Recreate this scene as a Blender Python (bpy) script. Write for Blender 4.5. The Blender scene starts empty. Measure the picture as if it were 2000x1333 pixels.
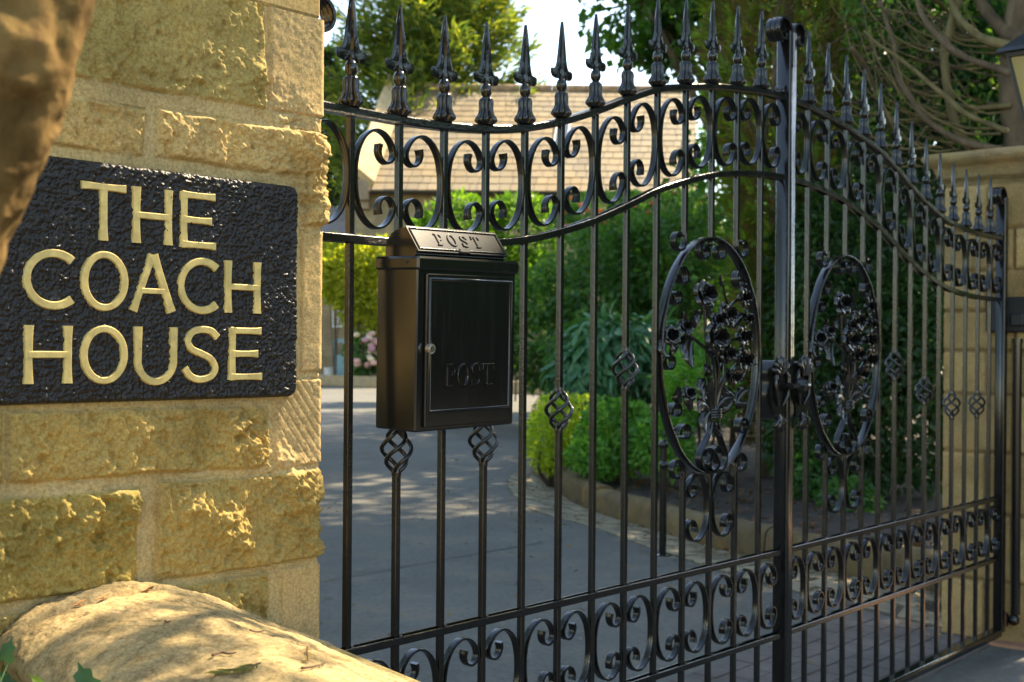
import bpy, math, random
import numpy as np
from mathutils import Matrix, Vector

# ------------------------------------------------------------------ camera, sky, sun, exposure
SC = bpy.context.scene
F = 2400.0            # focal length in pixels of the 2000 px wide photograph
ROLL = 0.0082
YC = 678.0
EYE = 1.13
cam_d = bpy.data.cameras.new("camera")
cam = bpy.data.objects.new("camera", cam_d)
SC.collection.objects.link(cam)
cam_d.sensor_width = 36.0
cam_d.lens = 36.0 * F / 2000.0
cam_d.shift_y = (YC - 666.5) / 2000.0
cam_d.clip_start = 0.02
cam_d.clip_end = 2000.0
cr, sr = math.cos(ROLL), math.sin(ROLL)
cam.matrix_world = Matrix(((cr, -sr, 0, 0), (0, 0, -1, 0), (sr, cr, 0, EYE), (0, 0, 0, 1)))
cam_d.dof.use_dof = True
cam_d.dof.focus_distance = 2.0
cam_d.dof.aperture_fstop = 9.0
SC.camera = cam

SUN_AZ, SUN_EL = 45.2, 50.0        # azimuth from +Y towards +X
W = bpy.data.worlds.new("World")
SC.world = W
W.use_nodes = True
wn = W.node_tree
sky = wn.nodes.new("ShaderNodeTexSky")
sky.sky_type = 'NISHITA'
sky.sun_disc = False
sky.sun_elevation = math.radians(SUN_EL)
sky.sun_rotation = math.radians(SUN_AZ)
sky.air_density = 1.0
sky.dust_density = 0.5
sky.ozone_density = 1.0
_wm = wn.nodes.new("ShaderNodeMix"); _wm.data_type = 'RGBA'; _wm.blend_type = 'MULTIPLY'; _wm.inputs[0].default_value = 1.0
_wm.inputs[7].default_value = (1.0, .90, .76, 1)          # the hazy, slightly warm summer sky
wn.links.new(sky.outputs[0], _wm.inputs[6])
wn.links.new(_wm.outputs[2], wn.nodes["Background"].inputs[0])
wn.nodes["Background"].inputs[1].default_value = 0.15
sun_d = bpy.data.lights.new("sun", 'SUN')
sun_d.energy = 4.0
sun_d.angle = math.radians(0.7)
sun_d.color = (1.0, 0.83, 0.57)
sun = bpy.data.objects.new("sun", sun_d)
SC.collection.objects.link(sun)
_a, _e = math.radians(SUN_AZ), math.radians(SUN_EL)
SUN = Vector((math.sin(_a) * math.cos(_e), math.cos(_a) * math.cos(_e), math.sin(_e)))
sun.rotation_euler = SUN.to_track_quat('Z', 'Y').to_euler()
sun.location = (3, 3, 12)
SC.view_settings.view_transform = 'Standard'
SC.view_settings.look = 'None'
SC.view_settings.exposure = 2.05
SC.view_settings.gamma = 1.0
SC.cycles.use_denoising = True
SC.cycles.max_bounces = 8
SC.cycles.diffuse_bounces = 4
SC.cycles.glossy_bounces = 4
SC.cycles.transmission_bounces = 6
SC.cycles.sample_clamp_indirect = 6.0

rng = np.random.default_rng(11)
random.seed(5)
R3 = lambda *a: np.array(a, float)

# ------------------------------------------------------------------ where a thing stands: rays of the camera
def ray(x, y):
    xp, yp = x - 1000.0, y - YC
    u = (xp + ROLL * yp) / (1 + ROLL * ROLL)
    v = (yp - ROLL * xp) / (1 + ROLL * ROLL)
    return np.array((u / F, 1.0, -v / F))
def at(x, y, Y):
    return ray(x, y) * Y + R3(0, 0, EYE)
def at_ground(x, y, z=0.0):
    r = ray(x, y)
    return r * ((z - EYE) / r[2]) + R3(0, 0, EYE)

class Frame:
    """vertical plane: origin o, u along it, n towards the road"""
    def __init__(s, o, th):
        th = math.radians(th)
        s.o = R3(o[0], o[1], 0)
        s.u = R3(math.sin(th), math.cos(th), 0)
        s.n = R3(math.cos(th), -math.sin(th), 0)
        s.rot = math.atan2(s.u[1], s.u[0])
    def hit(s, x, y, q=0.0):
        """pixel -> (along, height) on the plane shifted q towards the road"""
        r = ray(x, y); c = R3(0, 0, EYE)
        t = (np.dot(s.o - c, s.n) + q) / np.dot(r, s.n)
        p = c + r * t
        return np.dot(p - s.o, s.u), p[2]
    def pt(s, a, q, z):
        return s.o + s.u * a + s.n * q + R3(0, 0, z)

GL = Frame((-0.383, 2.155), 42.128)     # left leaf: origin at its hinge post
GR = Frame((1.871, 4.700), 40.995)      # right leaf: origin at its hinge post

# ------------------------------------------------------------------ noise
def _hash(ix, iy, iz, seed):
    h = (ix * 374761393 + iy * 668265263 + iz * 2147483647 + seed * 974634777) & 0xFFFFFFFF
    h = ((h ^ (h >> 13)) * 1274126177) & 0xFFFFFFFF
    h = h ^ (h >> 16)
    return (h & 0xFFFF) / 65535.0
def vnoise(p, seed=0):
    p = np.asarray(p, float)
    i = np.floor(p).astype(np.int64); f = p - i
    f = f * f * (3 - 2 * f)
    out = 0
    for dx in (0, 1):
        wx = f[:, 0] if dx else 1 - f[:, 0]
        for dy in (0, 1):
            wy = f[:, 1] if dy else 1 - f[:, 1]
            for dz in (0, 1):
                wz = f[:, 2] if dz else 1 - f[:, 2]
                out = out + wx * wy * wz * _hash(i[:, 0] + dx, i[:, 1] + dy, i[:, 2] + dz, seed)
    return out * 2 - 1
def fbm(p, octaves=4, seed=0, gain=0.5):
    p = np.asarray(p, float); a = 1.0; s = 0; t = 0
    for k in range(octaves):
        s = s + a * vnoise(p * (2.03 ** k) + k * 17.3, seed + k); t += a; a *= gain
    return s / t

# ------------------------------------------------------------------ mesh building
class MB:
    def __init__(s):
        s.v = []; s.q = []; s.t = []; s.poly = []; s.n = 0
    def add(s, v, quads=None, tris=None, polys=None):
        v = np.asarray(v, float).reshape(-1, 3)
        b = s.n
        s.v.append(v); s.n += len(v)
        if quads is not None and len(quads): s.q.append(np.asarray(quads, np.int64) + b)
        if tris is not None and len(tris): s.t.append(np.asarray(tris, np.int64) + b)
        if polys:
            for p in polys: s.poly.append([int(i) + b for i in p])
        return s
    def box(s, c, size, ax=None, bev=0.0):
        c = np.asarray(c, float); h = np.asarray(size, float) / 2
        A = np.eye(3) if ax is None else np.asarray(ax, float)
        if bev <= 0:
            o = np.array([(x, y, z) for z in (-1, 1) for x, y in ((-1, -1), (1, -1), (1, 1), (-1, 1))]) * h
            s.add(c + o @ A, [(3, 2, 1, 0), (4, 5, 6, 7), (0, 1, 5, 4), (1, 2, 6, 5), (2, 3, 7, 6), (3, 0, 4, 7)])
        else:
            b = bev
            def ringz(z, ins):
                X, Y = h[0] - ins, h[1] - ins
                return [(-X + b, -Y, z), (X - b, -Y, z), (X, -Y + b, z), (X, Y - b, z), (X - b, Y, z), (-X + b, Y, z), (-X, Y - b, z), (-X, -Y + b, z)]
            r = [ringz(-h[2], b * .7), ringz(-h[2] + b, 0), ringz(h[2] - b, 0), ringz(h[2], b * .7)]
            o = np.array(sum(r, []))
            q = [(k * 8 + i, k * 8 + (i + 1) % 8, (k + 1) * 8 + (i + 1) % 8, (k + 1) * 8 + i) for k in range(3) for i in range(8)]
            s.add(c + o @ A, q, None, [list(range(7, -1, -1)), list(range(24, 32))])
        return s
    def rings(s, R, cap=True, closed=False):
        """R: (N,M,3) rings"""
        R = np.asarray(R, float); N, M = R.shape[:2]
        q = []
        for k in range(N if closed else N - 1):
            a = k * M; b = ((k + 1) % N) * M
            i = np.arange(M); j = (i + 1) % M
            q.append(np.stack([a + i, a + j, b + j, b + i], 1))
        polys = None
        if cap and not closed: polys = [list(range(M - 1, -1, -1)), list(range((N - 1) * M, N * M))]
        s.add(R.reshape(-1, 3), np.concatenate(q), None, polys)
        return s
    def tube(s, path, rad, seg=8, cap=True):
        P = np.asarray(path, float); N = len(P)
        rad = np.broadcast_to(np.asarray(rad, float), (N,))
        T = np.gradient(P, axis=0); T /= np.linalg.norm(T, axis=1)[:, None] + 1e-12
        up = R3(0, 0, 1) if abs(T[0][2]) < .9 else R3(1, 0, 0)
        a = np.cross(T[0], up); a /= np.linalg.norm(a)
        ang = np.arange(seg) * 2 * math.pi / seg
        rings = []
        for k in range(N):
            a = a - T[k] * np.dot(a, T[k]); a /= np.linalg.norm(a) + 1e-12
            b = np.cross(T[k], a)
            rings.append(P[k] + rad[k] * (np.cos(ang)[:, None] * a + np.sin(ang)[:, None] * b))
        return s.rings(rings, cap)
    def sweep(s, path2, sec, y0=0.0, scale=None, closed=False, cap=True):
        """path2: (N,2) in x,z; sec: (M,2) offsets (in-plane normal, y)"""
        P = np.asarray(path2, float); N = len(P); sec = np.asarray(sec, float)
        if closed: T = np.roll(P, -1, 0) - np.roll(P, 1, 0)
        else: T = np.gradient(P, axis=0)
        T /= np.linalg.norm(T, axis=1)[:, None] + 1e-12
        Nn = np.stack([-T[:, 1], T[:, 0]], 1)
        sc = np.ones((N, 2)) if scale is None else np.asarray(scale, float)
        R = np.zeros((N, len(sec), 3))
        R[:, :, 0] = P[:, None, 0] + Nn[:, None, 0] * sec[None, :, 0] * sc[:, None, 0]
        R[:, :, 2] = P[:, None, 1] + Nn[:, None, 1] * sec[None, :, 0] * sc[:, None, 0]
        R[:, :, 1] = y0 + sec[None, :, 1] * sc[:, None, 1]
        return s.rings(R, cap, closed)
    def lathe(s, prof, c=(0, 0, 0), seg=20, flute=None):
        """prof: (r,z); flute: function (z, ang)->factor"""
        c = np.asarray(c, float); ang = np.arange(seg) * 2 * math.pi / seg
        R = []
        for r, z in prof:
            f = 1.0 if flute is None else flute(z, ang)
            R.append(np.stack([c[0] + r * f * np.cos(ang), c[1] + r * f * np.sin(ang), np.full(seg, c[2] + z)], 1))
        return s.rings(R)
    def grid(s, P):
        P = np.asarray(P, float); a, b = P.shape[:2]
        i, j = np.meshgrid(np.arange(a - 1), np.arange(b - 1), indexing='ij')
        k = (i * b + j).ravel()
        return s.add(P.reshape(-1, 3), np.stack([k, k + b, k + b + 1, k + 1], 1))
    def extrude(s, poly, axis_o, ax, d0, d1):
        """poly in (a,b) of axes ax[0],ax[1]; thickness along ax[2] from d0 to d1"""
        P = np.asarray(poly, float); n = len(P); o = np.asarray(axis_o, float); A = [np.asarray(k, float) for k in ax]
        base = o + P[:, :1] * A[0] + P[:, 1:2] * A[1]
        v = np.concatenate([base + A[2] * d0, base + A[2] * d1])
        i = np.arange(n); j = (i + 1) % n
        return s.add(v, np.stack([i, j, j + n, i + n], 1), None, [list(range(n - 1, -1, -1)), list(range(n, 2 * n))])
    def sphere(s, c, r, seg=12, rings=8, sc=(1, 1, 1)):
        pr = [(max(1e-4, r * math.sin(math.pi * k / rings)), -r * math.cos(math.pi * k / rings)) for k in range(rings + 1)]
        b = MB().lathe(pr, (0, 0, 0), seg)
        v = np.concatenate(b.v) * np.asarray(sc) + np.asarray(c)
        return s.add(v, np.concatenate(b.q), None, b.poly)
    def build(s, name, mat, parent=None, smooth=None, flip=False, attr=None):
        me = bpy.data.meshes.new(name)
        V = np.concatenate(s.v)
        loops = []; starts = []; tot = 0
        for arr, k in ((s.q, 4), (s.t, 3)):
            if arr:
                f = np.concatenate(arr)
                if flip: f = f[:, ::-1]
                loops.append(f.ravel()); starts.append(tot + np.arange(len(f)) * k); tot += f.size
        for p in s.poly:
            p = p[::-1] if flip else p
            loops.append(np.array(p)); starts.append(np.array([tot])); tot += len(p)
        L = np.concatenate(loops).astype(np.int32); S = np.concatenate(starts).astype(np.int32)
        me.vertices.add(len(V)); me.vertices.foreach_set("co", V.astype(np.float32).ravel())
        me.loops.add(len(L)); me.loops.foreach_set("vertex_index", L)
        me.polygons.add(len(S)); me.polygons.foreach_set("loop_start", S)
        me.update(calc_edges=True); me.validate()
        if attr is not None:
            a = me.color_attributes.new("tint", 'FLOAT_COLOR', 'POINT')
            a.data.foreach_set("color", np.asarray(attr, np.float32).ravel())
        me.materials.append(mat)
        if smooth is None: me.shade_flat()
        else:
            me.shade_smooth()
            if smooth < 180: me.set_sharp_from_angle(angle=math.radians(smooth))
        o = bpy.data.objects.new(name, me)
        SC.collection.objects.link(o)
        if parent is not None: o.parent = parent
        return o

def thing(name, label, cat, loc=(0, 0, 0), rz=0.0, group=None):
    o = bpy.data.objects.new(name, None)
    o.empty_display_size = 0.1
    SC.collection.objects.link(o)
    o.location = loc; o.rotation_euler = (0, 0, rz)
    return tag(o, label, cat, group)
def tag(o, label, cat, group=None):
    o["label"] = label; o["category"] = cat
    if group: o["group"] = group
    return o
def struct(o):
    o["kind"] = "structure"; return o
def copy_tree(o, parent=None):
    c = o.copy(); SC.collection.objects.link(c)
    if parent is not None: c.parent = parent
    for ch in list(o.children): copy_tree(ch, c)
    return c

def smooth_path(pts, n=60):
    """Catmull-Rom through the points"""
    P = np.asarray(pts, float); N = len(P)
    E = np.concatenate([[2 * P[0] - P[1]], P, [2 * P[-1] - P[-2]]])
    t = np.linspace(0, N - 1 - 1e-9, n); k = t.astype(int); f = (t - k)[:, None]
    a, b, c, d = E[k], E[k + 1], E[k + 2], E[k + 3]
    return .5 * (2 * b + (c - a) * f + (2 * a - 5 * b + 4 * c - d) * f ** 2 + (3 * b - a - 3 * c + d) * f ** 3)
def spiral(cx, cz, r0, r1, a0, a1, n=36):
    a = np.radians(np.linspace(a0, a1, n)); r = np.linspace(r0, r1, n)
    return np.stack([cx + r * np.cos(a), cz + r * np.sin(a)], 1)

# ------------------------------------------------------------------ materials
def mat(name):
    m = bpy.data.materials.new(name); m.use_nodes = True
    nt = m.node_tree; b = nt.nodes["Principled BSDF"]
    return m, nt, b
def N(nt, kind, **kw):
    n = nt.nodes.new(kind)
    for k, v in kw.items():
        if k.startswith("i_"):
            n.inputs[k[2:].replace("_", " ")].default_value = v
        else: setattr(n, k, v)
    return n
def ramp(nt, src, stops):
    r = nt.nodes.new("ShaderNodeValToRGB")
    e = r.color_ramp.elements
    while len(e) < len(stops): e.new(0.5)
    for el, (p, c) in zip(e, stops):
        el.position = p; el.color = (*c, 1) if len(c) == 3 else c
    nt.links.new(src, r.inputs[0])
    return r.outputs[0]
def noise(nt, scale, detail=5, rough=0.6, coords='Object', stretch=None):
    tc = N(nt, "ShaderNodeTexCoord")
    n = N(nt, "ShaderNodeTexNoise"); n.inputs["Scale"].default_value = scale
    n.inputs["Detail"].default_value = detail; n.inputs["Roughness"].default_value = rough
    if stretch:
        mp = N(nt, "ShaderNodeMapping"); mp.inputs["Scale"].default_value = stretch
        nt.links.new(tc.outputs[coords], mp.inputs[0]); nt.links.new(mp.outputs[0], n.inputs["Vector"])
    else: nt.links.new(tc.outputs[coords], n.inputs["Vector"])
    return n.outputs[0]
def mixc(nt, fac, a, b, mode='MIX'):
    m = N(nt, "ShaderNodeMix", data_type='RGBA', blend_type=mode)
    for sock, v in ((m.inputs[0], fac), (m.inputs[6], a), (m.inputs[7], b)):
        if hasattr(v, "is_output"): nt.links.new(v, sock)
        elif isinstance(v, (int, float)): sock.default_value = v
        else: sock.default_value = (*v, 1)
    return m.outputs[2]
def bump(nt, b, h, strength=0.3, dist=0.01):
    n = N(nt, "ShaderNodeBump"); n.inputs["Strength"].default_value = strength; n.inputs["Distance"].default_value = dist
    nt.links.new(h, n.inputs["Height"]); nt.links.new(n.outputs[0], b.inputs["Normal"])
def simple(name, col, rough=0.5, metal=0.0, var=0.0, scale=20, bmp=0.0, bscale=80, bdist=0.002):
    m, nt, b = mat(name)
    b.inputs["Roughness"].default_value = rough; b.inputs["Metallic"].default_value = metal
    if var:
        c = ramp(nt, noise(nt, scale), [(0.3, tuple(k * (1 - var) for k in col)), (0.7, tuple(min(1, k * (1 + var)) for k in col))])
        nt.links.new(c, b.inputs["Base Color"])
    else: b.inputs["Base Color"].default_value = (*col, 1)
    if bmp: bump(nt, b, noise(nt, bscale, 3), bmp, bdist)
    return m

def iron_mat():
    m, nt, b = mat("black_gloss_paint")
    c = ramp(nt, noise(nt, 9, 6, .7), [(0.35, (.006, .0057, .0053)), (0.62, (.010, .0095, .009)), (0.8, (.022, .017, .013))])
    du = ramp(nt, noise(nt, 240, 4, .75), [(0.62, (0, 0, 0)), (0.74, (.7, .7, .7))])
    c = mixc(nt, du, c, (.060, .050, .040))
    ru = ramp(nt, noise(nt, 26, 6, .8), [(0.66, (0, 0, 0)), (0.74, (.6, .6, .6))])
    c = mixc(nt, ru, c, (.055, .022, .009))
    nt.links.new(c, b.inputs["Base Color"])
    r = ramp(nt, noise(nt, 30, 4), [(0.3, (.10,) * 3), (0.75, (.22,) * 3)])
    nt.links.new(r, b.inputs["Roughness"])
    b.inputs["Specular IOR Level"].default_value = 0.62
    bump(nt, b, noise(nt, 150, 3, .6), .22, .002)
    return m
IRON = iron_mat()
BOXM = None
def box_mat():
    m, nt, b = mat("black_powder_coat")
    st_ = ramp(nt, noise(nt, 60, 5, .7, stretch=(1, 1, .08)), [(0.5, (.007, .007, .0068)), (0.72, (.014, .0135, .012)), (0.85, (.030, .027, .022))])
    sp_ = ramp(nt, noise(nt, 420, 3, .7), [(0.66, (0, 0, 0)), (0.75, (.5, .5, .5))])
    nt.links.new(mixc(nt, sp_, st_, (.06, .052, .040)), b.inputs["Base Color"])
    b.inputs["Roughness"].default_value = 0.15
    b.inputs["Specular IOR Level"].default_value = 0.62
    bump(nt, b, noise(nt, 900, 2, .6), .08, .0004)
    return m
BOXM = box_mat()
CHROME = simple("chrome", (.85, .84, .80), .32, 1.0)
GOLD = simple("gold_paint", (.60, .455, .16), .5, .2, .2, 60, .3, 260, .0008)

def stone_mat(name, gain=1.0, moss=0.5, mott=0.0):
    m, nt, b = mat(name)
    at_ = N(nt, "ShaderNodeVertexColor", layer_name="tint")
    g = ramp(nt, noise(nt, 7, 8, .62), [(0.30, (.62, .60, .54)), (0.5, (1, 1, 1)), (0.72, (1.22, 1.16, 1.02))])
    c = mixc(nt, 1.0, at_.outputs[0], g, 'MULTIPLY')
    f = ramp(nt, noise(nt, 220, 4, .7), [(0.3, (.60, .57, .52)), (0.6, (1.16, 1.16, 1.12))])
    c = mixc(nt, 1.0, c, f, 'MULTIPLY')
    ms = ramp(nt, noise(nt, 3.1, 7, .68), [(0.47, (0, 0, 0)), (0.70, (moss,) * 3)])
    c = mixc(nt, ms, c, (.25, .19, .05))
    dk = ramp(nt, noise(nt, 16, 8, .8), [(0.57, (0, 0, 0)), (0.72, (.6,) * 3)])
    c = mixc(nt, dk, c, (.17, .115, .05))
    rs_ = ramp(nt, noise(nt, 5, 6, .7), [(0.55, (0, 0, 0)), (0.72, (.5,) * 3)])
    c = mixc(nt, rs_, c, (.42, .235, .075))
    if mott:
        w_ = ramp(nt, noise(nt, 42, 9, .82), [(0.40, (.45, .42, .37)), (0.50, (1, 1, 1)), (0.64, (1.25, 1.22, 1.15))])
        c = mixc(nt, mott, c, w_, 'MULTIPLY')
    nt.links.new(c, b.inputs["Base Color"])
    b.inputs["Roughness"].default_value = 0.9
    b.inputs["Specular IOR Level"].default_value = 0.15
    bump(nt, b, noise(nt, 330, 5, .75), .7, .0022)
    return m
STONE = stone_mat("sandstone", 1, .30)

def leaf_mat(name, cols, trans=0.45, rough=0.45, spec=0.35):
    m, nt, b = mat(name)
    geo = N(nt, "ShaderNodeNewGeometry")
    stops = [(i / max(1, len(cols) - 1), c) for i, c in enumerate(cols)]
    c = ramp(nt, geo.outputs["Random Per Island"], stops)
    big = ramp(nt, noise(nt, 2.2, 3), [(0.3, (.72, .78, .7)), (0.7, (1.25, 1.18, .95))])
    c = mixc(nt, 1.0, c, big, 'MULTIPLY')
    nt.links.new(c, b.inputs["Base Color"])
    b.inputs["Roughness"].default_value = rough
    b.inputs["Specular IOR Level"].default_value = spec
    tr = N(nt, "ShaderNodeBsdfTranslucent")
    tc = mixc(nt, 1.0, c, (1.5, 1.55, .55), 'MULTIPLY')
    nt.links.new(tc, tr.inputs[0])
    mx = N(nt, "ShaderNodeMixShader"); mx.inputs[0].default_value = trans
    nt.links.new(b.outputs[0], mx.inputs[1]); nt.links.new(tr.outputs[0], mx.inputs[2])
    nt.links.new(mx.outputs[0], nt.nodes["Material Output"].inputs[0])
    return m
def bark_mat(name, cols, scale=14, stretch=(1, 1, .25)):
    m, nt, b = mat(name)
    c = ramp(nt, noise(nt, scale, 7, .7, stretch=stretch), [(0.28, cols[0]), (0.5, cols[1]), (0.72, cols[2])])
    nt.links.new(c, b.inputs["Base Color"]); b.inputs["Roughness"].default_value = .9
    bump(nt, b, noise(nt, scale * 3, 6, .7, stretch=stretch), .5, .02)
    return m
#SECTION-STRUCTURE
# ------------------------------------------------------------------ ground, drive, kerb
GROUNDM = simple("leaf_litter_soil", (.036, .026, .018), .95, 0, .5, 6, .6, 40, .03)
def asphalt():
    m, nt, b = mat("asphalt")
    c = ramp(nt, noise(nt, 1.3, 7, .65), [(0.3, (.080, .080, .070)), (0.55, (.108, .106, .090)), (0.75, (.145, .136, .110))])
    f = ramp(nt, noise(nt, 260, 3, .8), [(0.3, (.45,) * 3), (0.7, (1.55,) * 3)])
    c = mixc(nt, 1.0, c, f, 'MULTIPLY')
    f2 = ramp(nt, noise(nt, 34, 6, .8), [(0.32, (.62, .62, .62)), (0.5, (1, 1, 1)), (0.7, (1.45, 1.4, 1.3))])
    c = mixc(nt, 1.0, c, f2, 'MULTIPLY')
    d = ramp(nt, noise(nt, 2.6, 9, .8), [(0.52, (0, 0, 0)), (0.70, (.75, .75, .75))])
    c = mixc(nt, d, c, (.17, .125, .075))
    d2 = ramp(nt, noise(nt, .8, 6, .65), [(0.5, (0, 0, 0)), (0.62, (.5, .5, .5))])
    c = mixc(nt, d2, c, (.055, .055, .05))
    nt.links.new(c, b.inputs["Base Color"])
    b.inputs["Roughness"].default_value = .75
    bump(nt, b, noise(nt, 300, 3, .7), .5, .004)
    return m
ASPH = asphalt()
def sheet(poly, z, name, m, parent=None):
    b = MB(); P = [(x, y, z) for x, y in poly]
    b.add(P, None, None, [list(range(len(P)))])
    return b.build(name, m, parent)
gb = MB()
gx = np.linspace(-1, 1, 61); gx = np.sign(gx) * (np.abs(gx) ** 2) * 160
GX, GY = np.meshgrid(gx, gx + 20, indexing='ij')
gb.grid(np.stack([GX, GY, -0.01 + 0 * GX], -1))
struct(gb.build("ground", GROUNDM))

sett_out = [(1035, 840), (1036, 880), (1033, 905), (1012, 918), (993, 936), (997, 962), (1033, 995), (1086, 1013), (1157, 1032), (1268, 1072), (1337, 1094), (1405, 1118), (1520, 1150), (1650, 1185), (1790, 1218), (1850, 1232)]
kerb_px = [(1062, 880), (1050, 905), (1045, 925), (1058, 940), (1085, 954), (1107, 976), (1157, 1001), (1247, 1029), (1306, 1047), (1390, 1072), (1424, 1081), (1500, 1098), (1600, 1118), (1700, 1136), (1790, 1152), (1850, 1166)]
SO = smooth_path([at_ground(*p)[:2] for p in sett_out], 120)
KB = smooth_path([at_ground(*p)[:2] for p in kerb_px], 160)
drive = [(-14, -8), (9, -8), (9, 3.0)] + [tuple(GR.pt(.3, -.35, 0)[:2])] + [tuple(p) for p in SO[::-1]] + [(at_ground(1036, 790)[0], 23), (.9, 34), (-14, 34)]
struct(sheet(drive, 0.004, "driveway", ASPH))
# joint cracks across the asphalt
cb = MB()
for a, b_ in (((560, 1152), (1110, 1052)),):
    p0, p1 = at_ground(*a), at_ground(*b_)
    n_ = 60; t = np.linspace(0, 1, n_)[:, None]
    P = p0 + (p1 - p0) * t; P[:, 1] += .02 * fbm(P * 3, 3, 5); wv = .004 + .002 * vnoise(P * 9, 3)
    d = (p1 - p0)[:2]; nn = R3(-d[1], d[0], 0) / np.linalg.norm(d)
    A = np.stack([P - nn * wv[:, None], P + nn * wv[:, None]], 1); A[:, :, 2] = .008
    cb.grid(A)
struct(cb.build("driveway_joint", simple("joint_tar", (.03, .03, .03), .9)))
# band of stone setts along the kerb
SETT = simple("sett_stone", (.25, .21, .135), .9, 0, .45, 5, .5, 90, .006)
def offset_path(P, d):
    T = np.gradient(P, axis=0); T /= np.linalg.norm(T, axis=1)[:, None]
    return P + np.stack([-T[:, 1], T[:, 0]], 1) * d
def resample(P, n):
    L = np.r_[0, np.cumsum(np.linalg.norm(np.diff(P, axis=0), axis=1))]
    s = np.linspace(0, L[-1], n)
    return np.stack([np.interp(s, L, P[:, k]) for k in range(P.shape[1])], 1)
sb = MB()
So = resample(SO, 46); Ki = resample(KB, 46)
for r0, r1 in ((0.01, .33), (.35, .66), (.68, .985)):
    for k in range(45):
        t0, t1 = k + .08, k + .92
        off = .5 if r0 == .35 else 0
        if off and k == 44: continue
        def P(r, t):
            t = t + off; i = min(int(t), 44); f = t - i
            a = So[i] * (1 - f) + So[i + 1] * f; b_ = Ki[i] * (1 - f) + Ki[i + 1] * f
            return a + (b_ - a) * r
        q = [P(r0, t0), P(r1, t0), P(r1, t1), P(r0, t1)]
        z = .010 + rng.uniform(-.003, .003)
        v = [(*p, -.02) for p in q] + [(*p, z + rng.uniform(-.002, .002)) for p in q]
        sb.add(v, [(4, 5, 6, 7), (0, 1, 5, 4), (1, 2, 6, 5), (2, 3, 7, 6), (3, 0, 4, 7)])
struct(sb.build("sett_band", SETT))
_gb = np.zeros((46, 2, 3)); _gb[:, 0, :2] = So; _gb[:, 1, :2] = Ki; _gb[:, :, 2] = .006
struct(MB().grid(_gb).build("sett_bedding", simple("sett_joint", (.075, .062, .04), .95)))
# block paving at the right end, just inside the right leaf
PAV = simple("paver_blocks", (.13, .105, .09), .9, 0, .35, 4, .5, 90, .006)
pb = MB()
for i in range(6):
    for j in range(16):
        a0 = -2.0 + j * .13 + (.065 if i % 2 else 0); q0 = -.02 - i * .105
        c = GR.pt(a0 + .062, q0 - .05, 0)
        z = .009 + rng.uniform(-.002, .002)
        pb.box(c + R3(0, 0, z - .02), (.124, .099, .04), [GR.u, -GR.n, R3(0, 0, 1)], .004)
struct(pb.build("paving_strip", PAV))
struct(MB().box(GR.pt(.35, .35, 0) + R3(0, 0, -.01), (.75, .8, .05), [GR.u, -GR.n, R3(0, 0, 1)], .008).build("threshold_slab", simple("terracotta_paving", (.30, .155, .085), .85, 0, .2, 9)))

# kerb stones (each stone a part)
kerb = thing("stone_kerb", "low kerb of mossy sandstone blocks edging the planted bed beside the setts", "kerb", tuple(at_ground(1200, 1015)))
kl = np.array(kerb.location)
KERBM = stone_mat("kerb_stone", 1, .25)
KO = offset_path(KB, 0)
Lk = np.r_[0, np.cumsum(np.linalg.norm(np.diff(KB, axis=0), axis=1))]
s0 = 0.0
def kpt(s): return np.array([np.interp(s, Lk, KB[:, 0]), np.interp(s, Lk, KB[:, 1])])
inside = R3(.55, .83, 0)[:2]
while s0 < Lk[-1] - .1:
    ln = min(rng.uniform(.42, .75), Lk[-1] - s0)
    n_ = max(10, int(ln / .02)); ss = np.linspace(s0 + .008, s0 + ln - .008, n_)
    P = np.array([kpt(s) for s in ss]); T = np.gradient(P, axis=0); T /= np.linalg.norm(T, axis=1)[:, None]
    Nn = np.stack([-T[:, 1], T[:, 0]], 1)
    h = .175 + rng.uniform(-.015, .015)
    prof = [(0, -.05), (0, h * .3), (.004, h * .7), (.014, h - .02), (.035, h), (.08, h + .006), (.12, h), (.15, h - .02), (.16, -.05)]
    pr = resample(np.array(prof), 26)
    R = np.zeros((n_, 26, 3))
    R[:, :, :2] = P[:, None] + Nn[:, None] * pr[None, :, :1]
    R[:, :, 2] = pr[None, :, 1]
    fl = R.reshape(-1, 3); d = fbm(fl * 14, 4, 31)[:, None] * .016 + fbm(fl * 50, 3, 33)[:, None] * .004
    fl = fl + d * np.repeat(np.concatenate([-Nn, np.ones((n_, 1)) * .6], 1), 26, 0)
    R = fl.reshape(n_, 26, 3)
    e = np.minimum(np.arange(n_), np.arange(n_)[::-1]); sq = np.where(e == 0, .985, 1.0)
    b = MB().rings(R - kl)
    tone = rng.uniform(.8, 1.15); tc = R3(.165, .125, .075) * tone
    b.build("kerb_stone", KERBM, kerb, 60, attr=np.tile(np.r_[tc, 1], (b.n, 1)))
    s0 += ln
# soil of the bed
KI = offset_path(KB, .13)
bed = [tuple(p) for p in KI] + [tuple(GR.pt(.3, -.5, 0)[:2]), (5.5, 7.0), (9, 12), (6, 24), (1.2, 24)]
bb = MB(); bb.add([(x, y, .13) for x, y in bed], None, None, [list(range(len(bed)))])
struct(bb.build("bed_soil", GROUNDM))
lit = MB()
for k in range(900):
    s = rng.uniform(0, Lk[-1]); p = kpt(s) + inside * rng.uniform(.16, 1.6)
    c = R3(p[0], p[1], .14 + rng.uniform(0, .02)); a = rng.normal(size=3); a[2] *= .3; a /= np.linalg.norm(a)
    bb_ = np.cross(a, R3(0, 0, 1) + rng.normal(size=3) * .35); bb_ /= np.linalg.norm(bb_); l = rng.uniform(.015, .045)
    lit.add([c - a * l, c + bb_ * l * .4, c + a * l, c - bb_ * l * .4 + R3(0, 0, .006)], [(0, 1, 2, 3)])
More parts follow.
